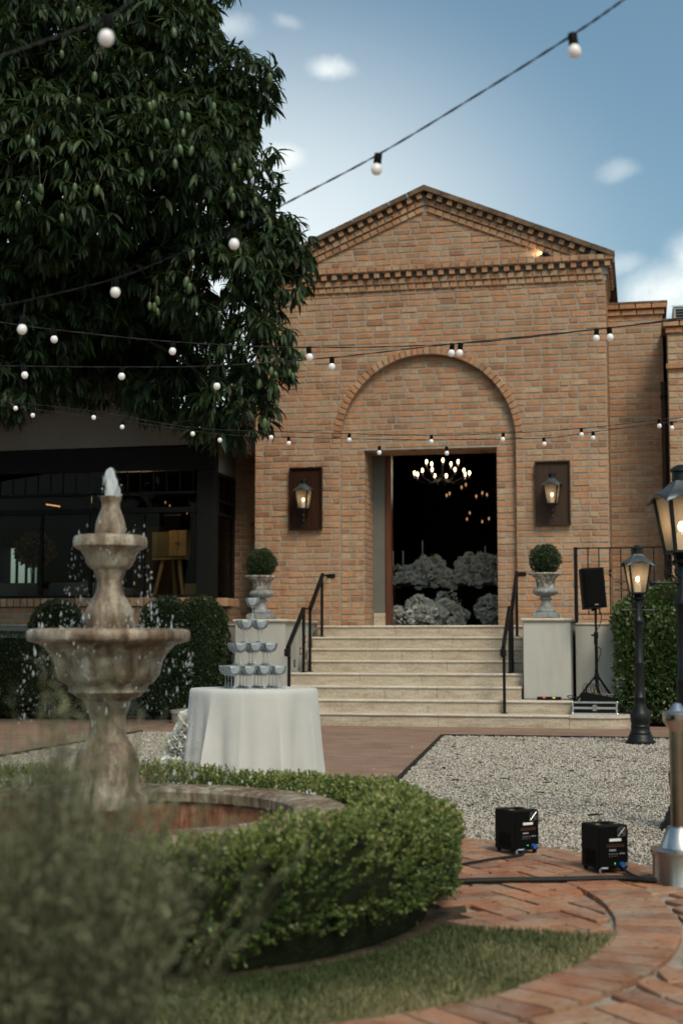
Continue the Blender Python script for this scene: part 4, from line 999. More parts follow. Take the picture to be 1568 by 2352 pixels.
def hall():
    before = set(bpy.data.objects)
    T = thing('banquet_table','dark table carrying the white flowers inside the doorway','table',(-2.9,23.6,LAND))
    MB().bbox(-3.95,-1.6,23.3,23.9,2.0,2.05,.01).build('table_top', M_DKWOOD, T, world=True)
    for x in (-3.8,-1.75):
        for y in (23.38,23.8): MB().bar((x,y,LAND),(x,y,2.0),.07).build('leg', M_DKWOOD, T, world=True)
    g = 'white flowers inside the doorway'
    arrangement('white flower arrangement on the left end of the hall table',[(-3.80,23.4,2.20,.16,.14,16),(-3.45,23.4,2.17,.22,.16,24),(-3.20,23.35,2.25,.25,.22,30)],(-3.5,23.5,2.05),group=g)
    arrangement('dense white flower arrangement on the right end of the hall table',[(-2.85,23.35,2.12,.16,.14,14),(-2.45,23.4,2.28,.30,.24,40),(-2.05,23.4,2.26,.26,.22,28)],(-2.4,23.5,2.05),group=g)
    arrangement('white flowers heaped on the hall floor left of centre',[(-3.75,22.8,1.42,.16,.10,10),(-3.50,22.8,1.50,.22,.16,22),(-3.28,22.8,1.66,.17,.14,14),(-3.10,22.8,1.50,.22,.17,20)],(-3.4,22.8,LAND),group=g)
    arrangement('tall white flowers on the hall floor in the middle',[(-2.85,23.0,1.72,.16,.16,14),(-2.75,22.95,1.48,.20,.16,18)],(-2.8,23.0,LAND),group=g)
    arrangement('dim white flowers on the hall floor at the right jamb',[(-2.15,23.0,1.62,.22,.18,18),(-2.10,23.0,1.45,.18,.12,10)],(-2.15,23.0,LAND),group=g)
    for k,(x,h) in enumerate(((-3.85,.55),(-3.68,.55),(-3.35,.72),(-3.12,.50),(-2.50,.50),(-2.30,.62),(-2.05,.50))):
        c = thing('taper_candle',['slim white candle at the far left of the hall table','slim white candle second from the left on the hall table','tall white candle above the left hall flowers','slim white candle just right of the tall left candle','slim white candle at the left of the right hall flowers','tall white candle above the right hall flowers','slim white candle at the far right of the hall table'][k],'candle',(x,23.55,2.051),0,'taper candles on the hall table')
        MB().lathe([(.04,0),(.012,.02),(.01,.12),(.018,.13)],10).build('holder', M_IRON, c, True); MB().lathe([(.011,.13),(.010,h)],8).build('candle', M_LABEL, c, True)
    ck = thing('tiered_cake','pale tiered cake behind the right hall flowers','cake',(-2.70,23.78,2.051))
    MB().lathe([(.13,0),(.13,.24)],24).build('tier', M_LABEL, ck, True); MB().lathe([(.09,.24),(.09,.46)],24).build('tier', M_LABEL, ck, True)
    for o in set(bpy.data.objects)-before:
        if o.parent is None: o.location.x -= .27
    for (x,y,z,s,n,mt,lab) in ((-3.40,24.4,3.98,.80,15,M_CANDLE,'large candle chandelier lit inside the doorway'),(-3.60,29.5,4.12,.72,7,M_CANDLE2,'dim smaller chandelier deep in the hall below the large one'),(-3.72,33,3.88,.72,5,M_CANDLE2,'faint lowest chandelier at the back of the hall')):
        c = thing('candle_chandelier',lab,'chandelier',(x,y,z),0,'hall chandeliers')
        MB().tube([(0,0,5.19-z),(0,0,-.05)],.015,6).build('rod', M_IRON, c); MB().ball((0,0,-.05),.05,12,8).build('hub', M_IRON, c, True)
        for k in range(n):
            up = k%3==2; a = 2*pi*k/n+.3; R = (.36 if up else .60)*s; zz = .18 if up else 0
            px, py = R*cos(a), R*sin(a); q = MB(); q.tube([(0,0,-.05),(px*.5,py*.5,-.16+zz*.4),(px*.9,py*.9,-.10+zz),(px,py,zz-.05)],.009,6); o = q.build('arm', M_IRON, c, True)
            MB().tube([(px,py,zz-.05),(px,py,zz)],.012,6).build('candle_tube', M_LABEL, o); MB().ball((px,py,zz+.035),(.018,.018,.038),8,8).build('bulb', mt, o, True)
    l = bpy.data.lights.new('chandelier_glow','POINT'); l.energy = 10; l.color = (1,.78,.55); l.shadow_soft_size = .4
    lo = bpy.data.objects.new('chandelier_glow', l); COL.objects.link(lo); lo.location = (-3.40,24.4,3.9)
hall()

# ------------------------------------------------------------------ lanterns
def lantern_parts(r, s=1., z0=0., power=.5):
    """square tapered lantern, base at z0; s scales a lantern about 0.34 m wide"""
    zb, zt = z0, z0+.36*s; wb, wt = .085*s, .135*s
    m = MB()
    for sx in (-1,1):
        for sy in (-1,1): MB().bar((sx*wb,sy*wb,zb),(sx*wt,sy*wt,zt),.022*s).build('frame_bar', M_LAMPIRON, r)
    MB().bbox(-wb-.012*s,wb+.012*s,-wb-.012*s,wb+.012*s,zb-.02*s,zb,.004*s).build('lantern_base', M_LAMPIRON, r)
    for (dx,dy) in ((0,-1),(1,0),(0,1),(-1,0)):
        tx, ty = -dy, dx; p = MB(); q = lambda w,z,k: (dx*w*.97+tx*w*k*.97, dy*w*.97+ty*w*k*.97, z)
        p.add([q(wb,zb,-1),q(wb,zb,1),q(wt,zt,1),q(wt,zt,-1)],[(0,1,2,3)]); p.build('glass_pane', M_LANTERN, r)
    # roof: four swept sides whose eaves arch up in the middle
    for (dx,dy) in ((0,-1),(1,0),(0,1),(-1,0)):
        tx, ty = -dy, dx; V = []; F = []; n, k = 8, 5
        for j in range(k+1):
            t = j/k; w = (.175*(1-t)**1.25+.055*(1-(1-t)**1.25))*s
            for i in range(n+1):
                e = -1+2*i/n; arch = .060*s*cos(e*pi/2)**1.3*(1-t)**1.5 if abs(e)<1 else 0; z = zt-.035*s+.15*s*t**.85+arch
                V.append((dx*w+tx*w*e, dy*w+ty*w*e, z))
        for j in range(k):
            for i in range(n): a = j*(n+1)+i; F.append((a,a+1,a+n+2,a+n+1))
        b = len(V); V += [(x,y,z-.008*s) for x,y,z in V]; F += [tuple(q+b for q in f[::-1]) for f in F]
        for i in range(n): F.append((i,i+b,i+1+b,i+1))
        p = MB(); p.add(V,F); p.build('roof_side', M_LEAD, r, True, 50)
    zt2 = zt+.115*s
    m = MB(); m.lathe([(.058*s,zt2-.01*s),(.056*s,zt2+.06*s),(.075*s,zt2+.066*s),(.074*s,zt2+.078*s),(.045*s,zt2+.10*s),(.02*s,zt2+.112*s),(0.002,zt2+.115*s)],20); m.build('chimney', M_LAMPIRON, r, True, 40)
    m = MB(); m.lathe([(.040*s,zb+.004*s),(.040*s,zb+.11*s),(.030*s,zb+.12*s)],14); m.build('bulb_holder', M_LAMPCORE, r, True, 40)
    MB().ball((0,0,zb+.165*s),(.026*s,.026*s,.036*s),12,10).build('bulb', M_LAMPBULB, r, True)
    l = bpy.data.lights.new('lantern_light','POINT'); l.energy = power; l.color = (1,.68,.34); l.shadow_soft_size = .03
    lo = bpy.data.objects.new('lantern_light', l); COL.objects.link(lo); lo.parent = r; lo.location = (0,0,zb+.235*s)
def lamp_post(x, y, lab, rz):
    r = thing('lamp_post', lab, 'street lamp', (x,y,0), rz, 'black cast iron lamp posts')
    m = MB(); m.lathe([(.165,0),(.17,.03),(.15,.05),(.14,.07),(.135,.10),(.118,.115),(.122,.13),(.108,.15),(.105,.19),(.11,.205),(.10,.22),(.11,.27),(.115,.34),(.10,.37),(.085,.39)],28); m.build('base', M_LAMPIRON, r, True, 40)
    m = MB(); m.lathe([(.085,.39),(.07,.43),(.065,.50),(.072,.51),(.072,.53),(.062,.54),(.055,.62),(.052,.90),(.056,.915),(.056,.935),(.046,.95),(.043,1.36),(.05,1.375),(.062,1.39),(.062,1.41),(.05,1.43),(.036,1.46),(.034,1.64)],20); m.build('post', M_LAMPIRON, r, True, 40)
    m = MB(); m.tube([(-.20,0,1.53),(-.19,0,1.53),(.19,0,1.53),(.20,0,1.53)],.011,8)
    for sx in (-1,1): m.ball((sx*.205,0,1.53),.019,10,8)
    m.build('ladder_bar', M_LAMPIRON, r, True)
    for sx in (-1,1):
        for sy in (-1,1):
            q = MB(); q.tube([(sx*.035*1,sy*.03,1.56),(sx*.075,sy*.055,1.60),(sx*.06,sy*.05,1.645),(sx*.035,sy*.03,1.65),(sx*.075,sy*.06,1.68),(sx*.085,sy*.07,1.715)],.008,6); q.build('scroll_bracket', M_LAMPIRON, r, True)
    MB().lathe([(.05,1.638),(.075,1.66),(.04,1.69),(.07,1.715)],16).build('lantern_seat', M_LAMPIRON, r, True, 50)
    lantern_parts(r, .93, 1.735)
    r.scale = (.925,.925,.925)
lamp_post(-.07,15.55,'black iron lamp post with lit lantern on the gravel by the hedge',radians(14)); lamp_post(*at(1570,1476,8.3)[:2],'blurred black lamp post with lit lantern at the right edge',radians(22))
def wall_lantern(x, z, lab, plab, mt):
    b = thing('lantern_backboard', plab, 'wall panel', (x,FY-.02,z), 0, 'dark wood lantern boards')
    MB().bbox(-.24,.24,-.02,.0,-.455,.455,.003).build('board', mt, b)
    for (x0,x1,z0,z1) in ((-.255,-.235,-.47,.47),(.235,.255,-.47,.47),(-.2345,.2345,.45,.47),(-.2345,.2345,-.47,-.45)): MB().bbox(x0,x1,-.055,.002,z0,z1,.004).build('board_frame', M_DKWOOD2 if mt is M_DKWOOD2 else M_DKWOOD, b)
    r = thing('wall_lantern', lab, 'wall lantern', (x,FY-.20,z-.16), radians(-8), 'wall lanterns beside the doorway')
    m = MB(); m.lathe([(.005,-.22),(.012,-.20),(.022,-.19),(.014,-.175),(.012,-.15),(.028,-.13),(.032,-.115),(.02,-.10),(.018,-.07),(.035,-.05),(.05,-.02),(.055,-.016)],14); m.build('pendant_finial', M_LAMPIRON, r, True, 50)
    MB().tube([(0,0,-.04),(.0,.08,-.05),(0,.155,.0)],.012,8).build('wall_arm', M_LAMPIRON, r, True)
    lantern_parts(r, .76, 0., .2)
wall_lantern(-4.965,3.235,'lit black lantern on the wall left of the doorway','dark wood board behind the lantern left of the doorway',M_DKWOOD); wall_lantern(-1.278,3.235,'lit black lantern on the wall right of the doorway','brown wood board behind the lantern right of the doorway',M_DKWOOD2)

# ------------------------------------------------------------------ fountain
def fountain():
    r = thing('tiered_fountain','mottled stone fountain with two bowls and a round basin','fountain',(CX,CY,0))
    D = 5.8; k = D/FP; Z = lambda v: at(246,v,D).z
    def part(name, pts, mat=M_FOUNT, seg=56, cap=True): m = MB(); m.lathe([(h*k,Z(v)) for h,v in pts],seg,cap=cap); m.build(name, mat, r, True, 50)
    part('lower_stem',[(95,1852),(92,1830),(78,1815),(74,1795),(73,1760),(67,1730),(57,1712),(48,1700),(42,1682),(40,1660),(41,1645),(45,1632),(50,1620),(52,1608)])
    part('large_bowl',[(52,1609),(72,1599),(80,1592),(89,1589),(89,1576),(92,1573),(104,1566),(112,1556),(118,1543),(121,1530),(125,1515),(131,1503),(142,1491),(152,1481),(170,1476),(181,1473),(185,1466),(185,1452),(180,1446),(165,1444),(150,1449),(60,1458),(20,1460)])
    part('upper_stem',[(50,1450),(54,1437),(56,1420),(55,1408),(50,1394),(42,1380),(34,1366),(29,1352),(28,1340),(31,1328),(35,1317),(37,1308)])
    part('small_bowl',[(37,1309),(45,1305),(51,1298),(56,1287),(61,1275),(68,1264),(78,1260),(84,1256),(85,1244),(82,1233),(72,1230),(30,1236)])
    part('finial_vase',[(31,1238),(34,1228),(35.5,1218),(34,1205),(30,1190),(24,1175),(20.5,1165),(21,1155),(24,1147),(25,1142),(22,1140),(14,1144)])
    # basin
    m = MB(); m.lathe([(.77,.10),(.77,.34),(.755,.355),(.752,.395),(.765,.408),(.80,.414),(.94,.414),(.965,.405),(.972,.385),(.965,.36),(.92,.345),(.90,.30),(.90,-.02)],96,cap=False); m.build('basin_rim', M_FOUNT, r, True, 40)
    m = MB(); m.lathe([(.769,.345),(.769,.10),(0.001,.10)],96,cap=False); m.build('basin_lining', M_TERRA, r, True, 40)
    m = MB(); m.lathe([(.766,.19),(.4,.19),(.001,.19)],64,cap=False); m.build('water_surface', M_WATER, r)
    # jet: a lumpy column of white water
    n, s = 26, 16; V = []; F = []
    for i in range(n+1):
        t = i/n; rr = .024*(1-t**3)**.5*(1-.30*t)+.004; z = Z(1141)+t*(Z(1074)-Z(1141))
        for q in range(s):
            a = 2*pi*q/s; g = rr*(1+.22*sin(3*a+i*.16)+.16*sin(5*a-i*.22)+.08*sin(9*a+i*.6)+.05*sin(i*2.3+a)); V.append((g*cos(a)+.004*sin(i*.22),g*sin(a),z))
    for i in range(n):
        for q in range(s): F.append((i*s+q,i*s+(q+1)%s,(i+1)*s+(q+1)%s,(i+1)*s+q))
    F.append(tuple(n*s+q for q in range(s))); m = MB(); m.add(V,F); m.build('water_jet', M_FOAM, r, True, 0)
    # drops
    tm = np.array([(1,0,0),(0,1,0),(-1,0,0),(0,-1,0),(0,0,1.6),(0,0,-1.3)],float); Fd = [(0,1,4),(1,2,4),(2,3,4),(3,0,4),(1,0,5),(2,1,5),(3,2,5),(0,3,5)]
    P = []
    def fall(rim, v0, v1, n, spread, thr):
        a = RNG.uniform(0,2*pi,n); a = a[np.sin(a*3+1.)+np.sin(a*7)>thr] if thr is not None else a; n = len(a)
        t = RNG.random(n)**.8; z = Z(v0)+(Z(v1)-Z(v0))*t; rr = rim+spread*np.sqrt(t)*RNG.uniform(.2,1,n)
        P.append(np.stack([rr*np.cos(a),rr*np.sin(a),z],1))
    fall(.325,1476,1800,420,.07,None); fall(.150,1260,1440,200,.055,None); fall(.32,1476,1550,200,.02,-.2)
    n = 150; a = RNG.uniform(0,2*pi,n); q = RNG.uniform(.05,.33,n); P.append(np.stack([q*np.cos(a),q*np.sin(a),Z(1446)+RNG.exponential(.022,n)],1))
    n = 60; a = RNG.uniform(0,2*pi,n); q = RNG.uniform(.02,.15,n); P.append(np.stack([q*np.cos(a),q*np.sin(a),Z(1232)+RNG.exponential(.018,n)],1))
    n = 110; a = RNG.uniform(0,2*pi,n); q = np.abs(RNG.normal(size=n))*.022+.008; P.append(np.stack([q*np.cos(a),q*np.sin(a),Z(1140)+RNG.uniform(-.02,.11,n)],1))
    P = np.concatenate(P); n = len(P); sz = RNG.gamma(1.8,.0007,n)+.0006; up = np.tile(np.array([[0.,0.,1.]]),(n,1))+RNG.normal(size=(n,3))*.15
    M = tm[None]*np.stack([sz,sz,sz*RNG.uniform(1.2,3.2,n)*np.where(RNG.random(n)<.12,1.7,1.)],1)[:,None,:]+P[:,None,:]
    me = np_mesh('falling_water', M, Fd, np.zeros(n), M_DROP); kind(obj('falling_water', me, r),'stuff')
fountain()

def ring_hedge():
    r = thing('boxwood_ring_hedge','clipped green boxwood ring hedge around the fountain basin','hedge',(CX,CY,0))
    r0, rw, h = 1.195, .205, .46
    ns, per = 10500, 11; n = ns*per; a = RNG.uniform(0,2*pi,ns); t = RNG.uniform(-.26,1.24,ns)*pi
    ct, st = np.cos(t), np.sin(t); e = .78; sx = np.sign(ct)*np.abs(ct)**e; sy = np.sign(st)*np.abs(st)**e
    L3 = np.stack([np.cos(a)*6.5,np.sin(a)*6.5,t*1.2],1); wob = 1+.20*lump(L3,.62,2.)+.10*lump(L3,1.9,5.)
    inset = 1-RNG.exponential(.06,ns); rr = r0+rw*sx*wob*inset; z = .255+.195*sy*wob*inset
    nd = np.stack([np.cos(a)*sx,np.sin(a)*sx,sy*.8+.65],1)+RNG.normal(size=(ns,3))*.25; nd /= np.linalg.norm(nd,axis=1,keepdims=True)
    P0 = np.stack([rr*np.cos(a),rr*np.sin(a),z],1)
    k = np.tile(np.arange(per)/per,ns); D = np.repeat(nd,per,0); P = np.repeat(P0,per,0)+D*(k*.042-.012)[:,None]          # each shoot: leaves in a little upright tuft
    tm = np.array([(0,0,0),(.34,.4,.05),(.24,.85,.0),(0,1,-.05),(-.24,.85,.0),(-.34,.4,.05)],float); F = [(0,1,2,3),(0,3,4,5)]
    d = D*(.35+k*.9)[:,None]+RNG.normal(size=(n,3))*.50; sz = RNG.uniform(.011,.019,n)*(1.15-.35*k)
    tone = np.clip(np.repeat(.26+.13*RNG.normal(size=ns)+.30*np.clip((z-.26)/.16,0,1)+.18*lump(L3,1.1,8.),per)+.10*RNG.normal(size=n)+.16*k,0,1)  # yellower young growth and lit tops put into the leaf tone by height
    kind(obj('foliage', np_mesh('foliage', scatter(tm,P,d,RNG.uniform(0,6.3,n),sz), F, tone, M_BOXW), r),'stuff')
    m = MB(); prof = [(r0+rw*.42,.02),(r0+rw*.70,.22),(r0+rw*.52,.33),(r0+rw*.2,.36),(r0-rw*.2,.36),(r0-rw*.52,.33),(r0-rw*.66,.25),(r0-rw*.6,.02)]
    m.lathe(prof+[prof[0]],72,cap=False); m.build('twig_core', M_CORE, r, True)  # near-black twig mass, its colour standing in for shade low in the hedge
    for k in range(46):
        aa = 2*pi*k/46+random.uniform(-.05,.05); rr = r0+random.uniform(-.06,.12); q = MB(); p0 = Vector((rr*cos(aa),rr*sin(aa),0)); 
        q.tube([p0, p0+Vector((random.uniform(-.05,.05),random.uniform(-.05,.05),.10)), p0+Vector((random.uniform(-.12,.12),random.uniform(-.12,.12),.26))],[.011,.009,.006],6); q.build('stem', M_TWIG, r, True)
ring_hedge()

def block_hedge(name, label, x0, x1, y0, y1, z0, z1, n, size, mat, rnd=.35, balls=(), group=None):
    r = thing(name, label, 'hedge', ((x0+x1)/2,(y0+y1)/2,0), 0, group); c = np.array([(x0+x1)/2,(y0+y1)/2,(z0+z1)/2]); hx = np.array([(x1-x0)/2,(y1-y0)/2,(z1-z0)/2])
    # superellipsoid surface
    d = RNG.normal(size=(n,3)); d /= np.linalg.norm(d,axis=1,keepdims=True)
    q = d/hx*hx.max(); 
    p = 5.; s = (np.abs(d/hx)**p).sum(1)**(-1/p); P = d*s[:,None]
    if hx[0] > 2*hx[1]:                                  # spread evenly along long hedges
        P[:,0] = RNG.uniform(-1,1,n)*hx[0]; yz = RNG.normal(size=(n,2)); s = (np.abs(yz/hx[1:])**p).sum(1)**(-1/p); P[:,1:] = yz*s[:,None]; d = np.stack([P[:,0]*.1,yz[:,0],yz[:,1]],1); d /= np.linalg.norm(d,axis=1,keepdims=True)
    w = 1+.06*lump(P,3.,c[0])-RNG.exponential(.05,n); P = P*np.stack([1-(1-w)*.4,w,1-(1-w)*.5],1)
    P = P+c-np.array([c[0],c[1],0]); V = scatter(LEAF4,P,d*.8+RNG.normal(size=(n,3))*.55+np.array([0,0,.25]),RNG.uniform(0,6.3,n),RNG.uniform(.65,1.25,n)*size)
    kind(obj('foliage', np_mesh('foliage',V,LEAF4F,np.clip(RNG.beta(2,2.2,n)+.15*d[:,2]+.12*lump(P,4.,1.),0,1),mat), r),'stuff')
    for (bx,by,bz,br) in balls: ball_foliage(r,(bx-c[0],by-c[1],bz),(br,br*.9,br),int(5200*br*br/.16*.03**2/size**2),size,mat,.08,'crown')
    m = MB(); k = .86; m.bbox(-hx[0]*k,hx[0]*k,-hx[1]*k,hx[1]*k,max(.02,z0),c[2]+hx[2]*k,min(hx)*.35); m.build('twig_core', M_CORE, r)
    for sx in np.linspace(-.7,.7,4): MB().tube([(hx[0]*sx,0,0),(hx[0]*sx+.02,.02,z0+.2)],.018,6).build('stem', M_TWIG, r)
    return r
block_hedge('broadleaf_hedge','glossy broadleaf hedge behind the lamp post at the right',-.42,1.7,18.62,19.34,.05,1.52,15000,.058,M_BROAD,balls=((-.05,19.0,1.35,.36),(.28,19.15,1.52,.34),(.75,19.0,1.45,.42)))
block_hedge('boxwood_hedge','dark clipped hedge with rounded tops left of the left pedestal',-6.98,-5.72,18.85,19.55,.05,1.45,15000,.034,M_DKBOX,balls=((-6.62,19.2,1.36,.36),(-6.10,19.2,1.34,.38)))
block_hedge('boxwood_hedge','long dark hedge in shade behind the fountain at the far left',-11,-7.0,18.55,19.5,.05,1.22,17000,.034,M_DKBOX,balls=((-8.25,19.2,1.28,.40),))
lf = thing('leafy_shrub','loose dark leafy shrub in shade at the left edge','shrub',(-9.75,18.7,0))
ball_foliage(lf,(0,0,1.35),(.55,.5,.62),2600,.10,M_MANGO,.2,'foliage',False); ball_foliage(lf,(.25,0,.7),(.6,.5,.6),1800,.10,M_MANGO,.2,'foliage')
for k in range(7): MB().tube([(random.uniform(-.1,.1),random.uniform(-.1,.1),0),(random.uniform(-.3,.3),random.uniform(-.3,.3),.9),(random.uniform(-.45,.45),random.uniform(-.4,.4),1.8)],[.02,.014,.006],6).build('stem', M_TWIG, lf, True)

# ------------------------------------------------------------------ mango tree
def mango_tree():
    base = Vector((-8.35,16.3,0)); r = thing('mango_tree','huge dark mango tree hung with green fruit on the left','tree',base)
    LU = [(330,120,180,16.4),(555,185,88,16.6),(110,130,210,16.0),(140,400,215,15.7),(400,370,180,16.0),(560,400,90,16.4),(615,630,100,16.4),(480,640,135,16.2),(585,800,98,16.2),(545,925,85,16.3),
          (255,560,170,16.8),(110,700,190,17.6),(-60,600,200,16.5),(300,800,110,18.3),(430,800,90,17.6),(0,905,75,16.5),(480,280,110,16.6),(560,520,95,16.6),(640,560,75,16.6),(240,300,170,16.2),(-60,250,220,16.3),
          (60,-120,240,16.6),(330,-110,210,17.0),(440,45,70,16.9),(-230,400,240,17.2),(-200,0,260,17.2),(-190,800,190,17.2),(200,820,110,18.4),(330,640,90,17.8),(470,480,110,17.2),(-420,300,240,17.6),(-380,-40,240,17.6),(-330,650,190,18),(180,60,230,18.2),(250,420,230,18.2),(420,250,180,18.2),(60,790,120,17.5),(190,745,125,17.8),(330,735,105,17.9),(420,890,75,17.4),(120,855,70,17.2),(270,850,62,17.6),(380,830,80,17.6),(-60,850,100,17.0),(480,960,55,16.8),(400,700,100,18),(90,740,120,16.8),(230,700,110,17.0),(20,820,90,16.6),(340,900,55,17.2)]
    C = np.array([at(u,v,d) for u,v,_,d in LU]); Rr = np.array([q*d/FP for _,_,q,d in LU])
    tm = np.array([(-.03,0,0),(.03,0,0),(.115,.32,.015),(0,.32,-.03),(-.115,.32,.015),(.10,.66,-.07),(0,.68,-.11),(-.10,.66,-.07),(0,1,-.26)],float)
    F = [(0,1,2,3),(0,3,4,4),(3,2,5,6),(4,3,6,7),(6,5,8,8),(7,6,8,8)]
    F = [(0,1,2,3),(4,0,3,3),(3,2,5,6),(4,3,6,7),(6,5,8,8),(7,6,8,8)]
    tris = [(0,1,3),(1,2,3),(0,3,4),(3,2,5),(3,5,6),(4,3,6),(4,6,7),(6,5,8),(7,6,8)]
    WP = []; WA = []
    for c, R in zip(C, Rr):
        n = int(400*(R/.95)**2); d = fib(n)+RNG.normal(size=(n,3))*.12; d /= np.linalg.norm(d,axis=1,keepdims=True)
        q = 1+.16*lump(d*2.4+c,1.1,1.)-RNG.exponential(.10,n); WP.append(c+d*(R*q)[:,None]*np.array([1,1,.95])); WA.append(d)
        n2 = int(90*(R/.95)**2); d = RNG.normal(size=(n2,3)); d /= np.linalg.norm(d,axis=1,keepdims=True); WP.append(c+d*R*RNG.uniform(.35,.75,(n2,1))); WA.append(d)
    WP = np.concatenate(WP); WA = np.concatenate(WA)
    holes = lump(WP,1.9,4.)<-.22; keep = ~holes|(RNG.random(len(WP))<.45); WP, WA = WP[keep], WA[keep]
    # keep whorls out of the way of what the tree leaves free
    cam_d = WP@np.array([-sin(PH),cos(PH),0]); uu = 784+FP*((WP@np.array([cos(PH),sin(PH),0]))/cam_d)
    keep = WP[:,2] > 3.42; WP, WA = WP[keep], WA[keep]; nW = len(WP)
    per = 9; n = nW*per
    ax = WA*.55+np.array([0,0,.25])+RNG.normal(size=WA.shape)*.35; ax /= np.linalg.norm(ax,axis=1,keepdims=True)
    Fm = frames(ax, RNG.uniform(0,6.3,nW)); ang = (np.arange(per)*2.4)[None]+RNG.uniform(-.3,.3,(nW,per)); tilt = RNG.uniform(.15,.75,(nW,per))
    rad = Fm[:,None,:,0]*np.cos(ang)[...,None]+Fm[:,None,:,2]*np.sin(ang)[...,None]; dirs = rad+ax[:,None,:]*tilt[...,None]; dirs[...,2] -= RNG.uniform(.45,1.5,(nW,per))
    dirs = dirs.reshape(-1,3); pos = np.repeat(WP,per,0)+dirs*.015; size = RNG.uniform(.13,.24,n)*np.repeat(RNG.uniform(.75,1.1,nW),per); roll = RNG.normal(size=n)*.35
    tone = np.clip(np.repeat(RNG.beta(2,3,nW),per)+RNG.normal(size=n)*.12,0,1)
    # the nearest sprays in view become single leaves
    fd = WP@np.array([-sin(PH),cos(PH),0]); u = 784+FP*(WP@np.array([cos(PH),sin(PH),0]))/fd; v = 1476-FP*(WP[:,2]-EYE)/fd
    inview = (u>20)&(u<740)&(v>10)&(v<1000); order = np.argsort(np.where(inview,fd,1e9))[:33]; solo = np.zeros(nW,bool); solo[order] = True; ls = np.repeat(solo,per)
    V = scatter(tm, pos, dirs, roll, size)-np.array(base)
    kind(obj('crown', np_mesh('crown',V[~ls],tris,tone[~ls],M_MANGO), r),'stuff')
    me = bpy.data.meshes.new('leaf'); me.from_pydata([tuple(q) for q in tm],[],tris); me.materials.append(M_MANGO_O); M3 = frames(dirs,roll)
    for i in np.nonzero(ls)[0]:
        o = obj('leaf', me, r); m = Matrix(M3[i].tolist()).to_4x4(); o.rotation_euler = m.to_euler(); o.location = Vector(pos[i])-base; o.scale = (size[i],)*3
    # trunk and limbs
    MB().tube([(0,0,-.05),(.03,0,.5),(-.05,.05,1.6),(.1,0,3.2),(.05,.1,5.0)],[.42,.33,.30,.28,.22],16).build('trunk', M_BARK, r, True)
    top = Vector((.05,.1,4.9))
    for i in (0,2,3,4,6,7,8,9,12,20,21,24,25,17,26):
        c = Vector(C[i])-base; m1 = top.lerp(c,.45)+Vector((0,.25,.75 if c.z<5.5 else .3)); q = MB(); q.tube([top,top.lerp(m1,.55)+Vector((0,0,.12)),m1,m1.lerp(c,.6)+Vector((0,0,.1)),c],[.15,.12,.085,.05,.02] if i not in (7,8,9,26) else [.05,.04,.03,.02,.01],8); q.build('limb', M_BARK, r, True)
    # fruit hanging on long stalks
    z1 = [(285,250),(800,150),(362,465),(690,490),(704,482),(766,570),(835,530),(865,540),(842,610),(828,687),(878,693),(805,753),(982,490),(445,875),(188,900),(190,868),(85,945),(285,1000),(345,862),(1100,745),(1148,800),(1070,908),(1175,925),(1110,985),(435,355),(130,640),(152,655),(1240,360),(360,50),(1075,770),(1060,880)]
    z2 = [(855,215),(870,245),(725,300),(688,325),(710,330),(725,352),(1247,690),(1265,700),(1190,683),(1237,740),(1270,775),(1245,625),(1265,645),(1330,630),(1345,650),(1387,550),(1365,595),(1215,865),(1230,870),(1217,890),(885,85)]
    pix = [(a*.5,b*.5) for a,b in z1]+[(a*.5,540+b*.5) for a,b in z2]
    fr = MB(); fr.lathe([(.001,-.062),(.018,-.056),(.031,-.035),(.037,-.005),(.036,.022),(.027,.045),(.012,.056),(.001,.058)],14); fm = fr.mesh('mango', M_MANGOFRUIT, True, 0)
    O = Vector((0,0,EYE))
    for (a,b_) in pix:
        d = (at(a,b_,10)-O).normalized(); best = 16.4
        for c, R in zip(C, Rr):
            w = Vector(c)-O; t = w.dot(d); h2 = w.length_squared-t*t
            if h2 < R*R*1.1: best = min(best, t-sqrt(max(0,R*R*1.1-h2)))
        p = O+d*(best-.10); o = obj('mango', fm, r); o.location = p-base; s = random.uniform(.72,1.02); o.scale = (s*.92,s*.92,s*1.12); o.rotation_euler = (random.uniform(-.2,.2),random.uniform(-.2,.2),0)
        q = MB(); q.tube([(0,0,.055),(.01,.02,.14),(.0,.07,.26)],.0045,5); st = q.build('stalk', M_TWIG, o, True)
mango_tree()

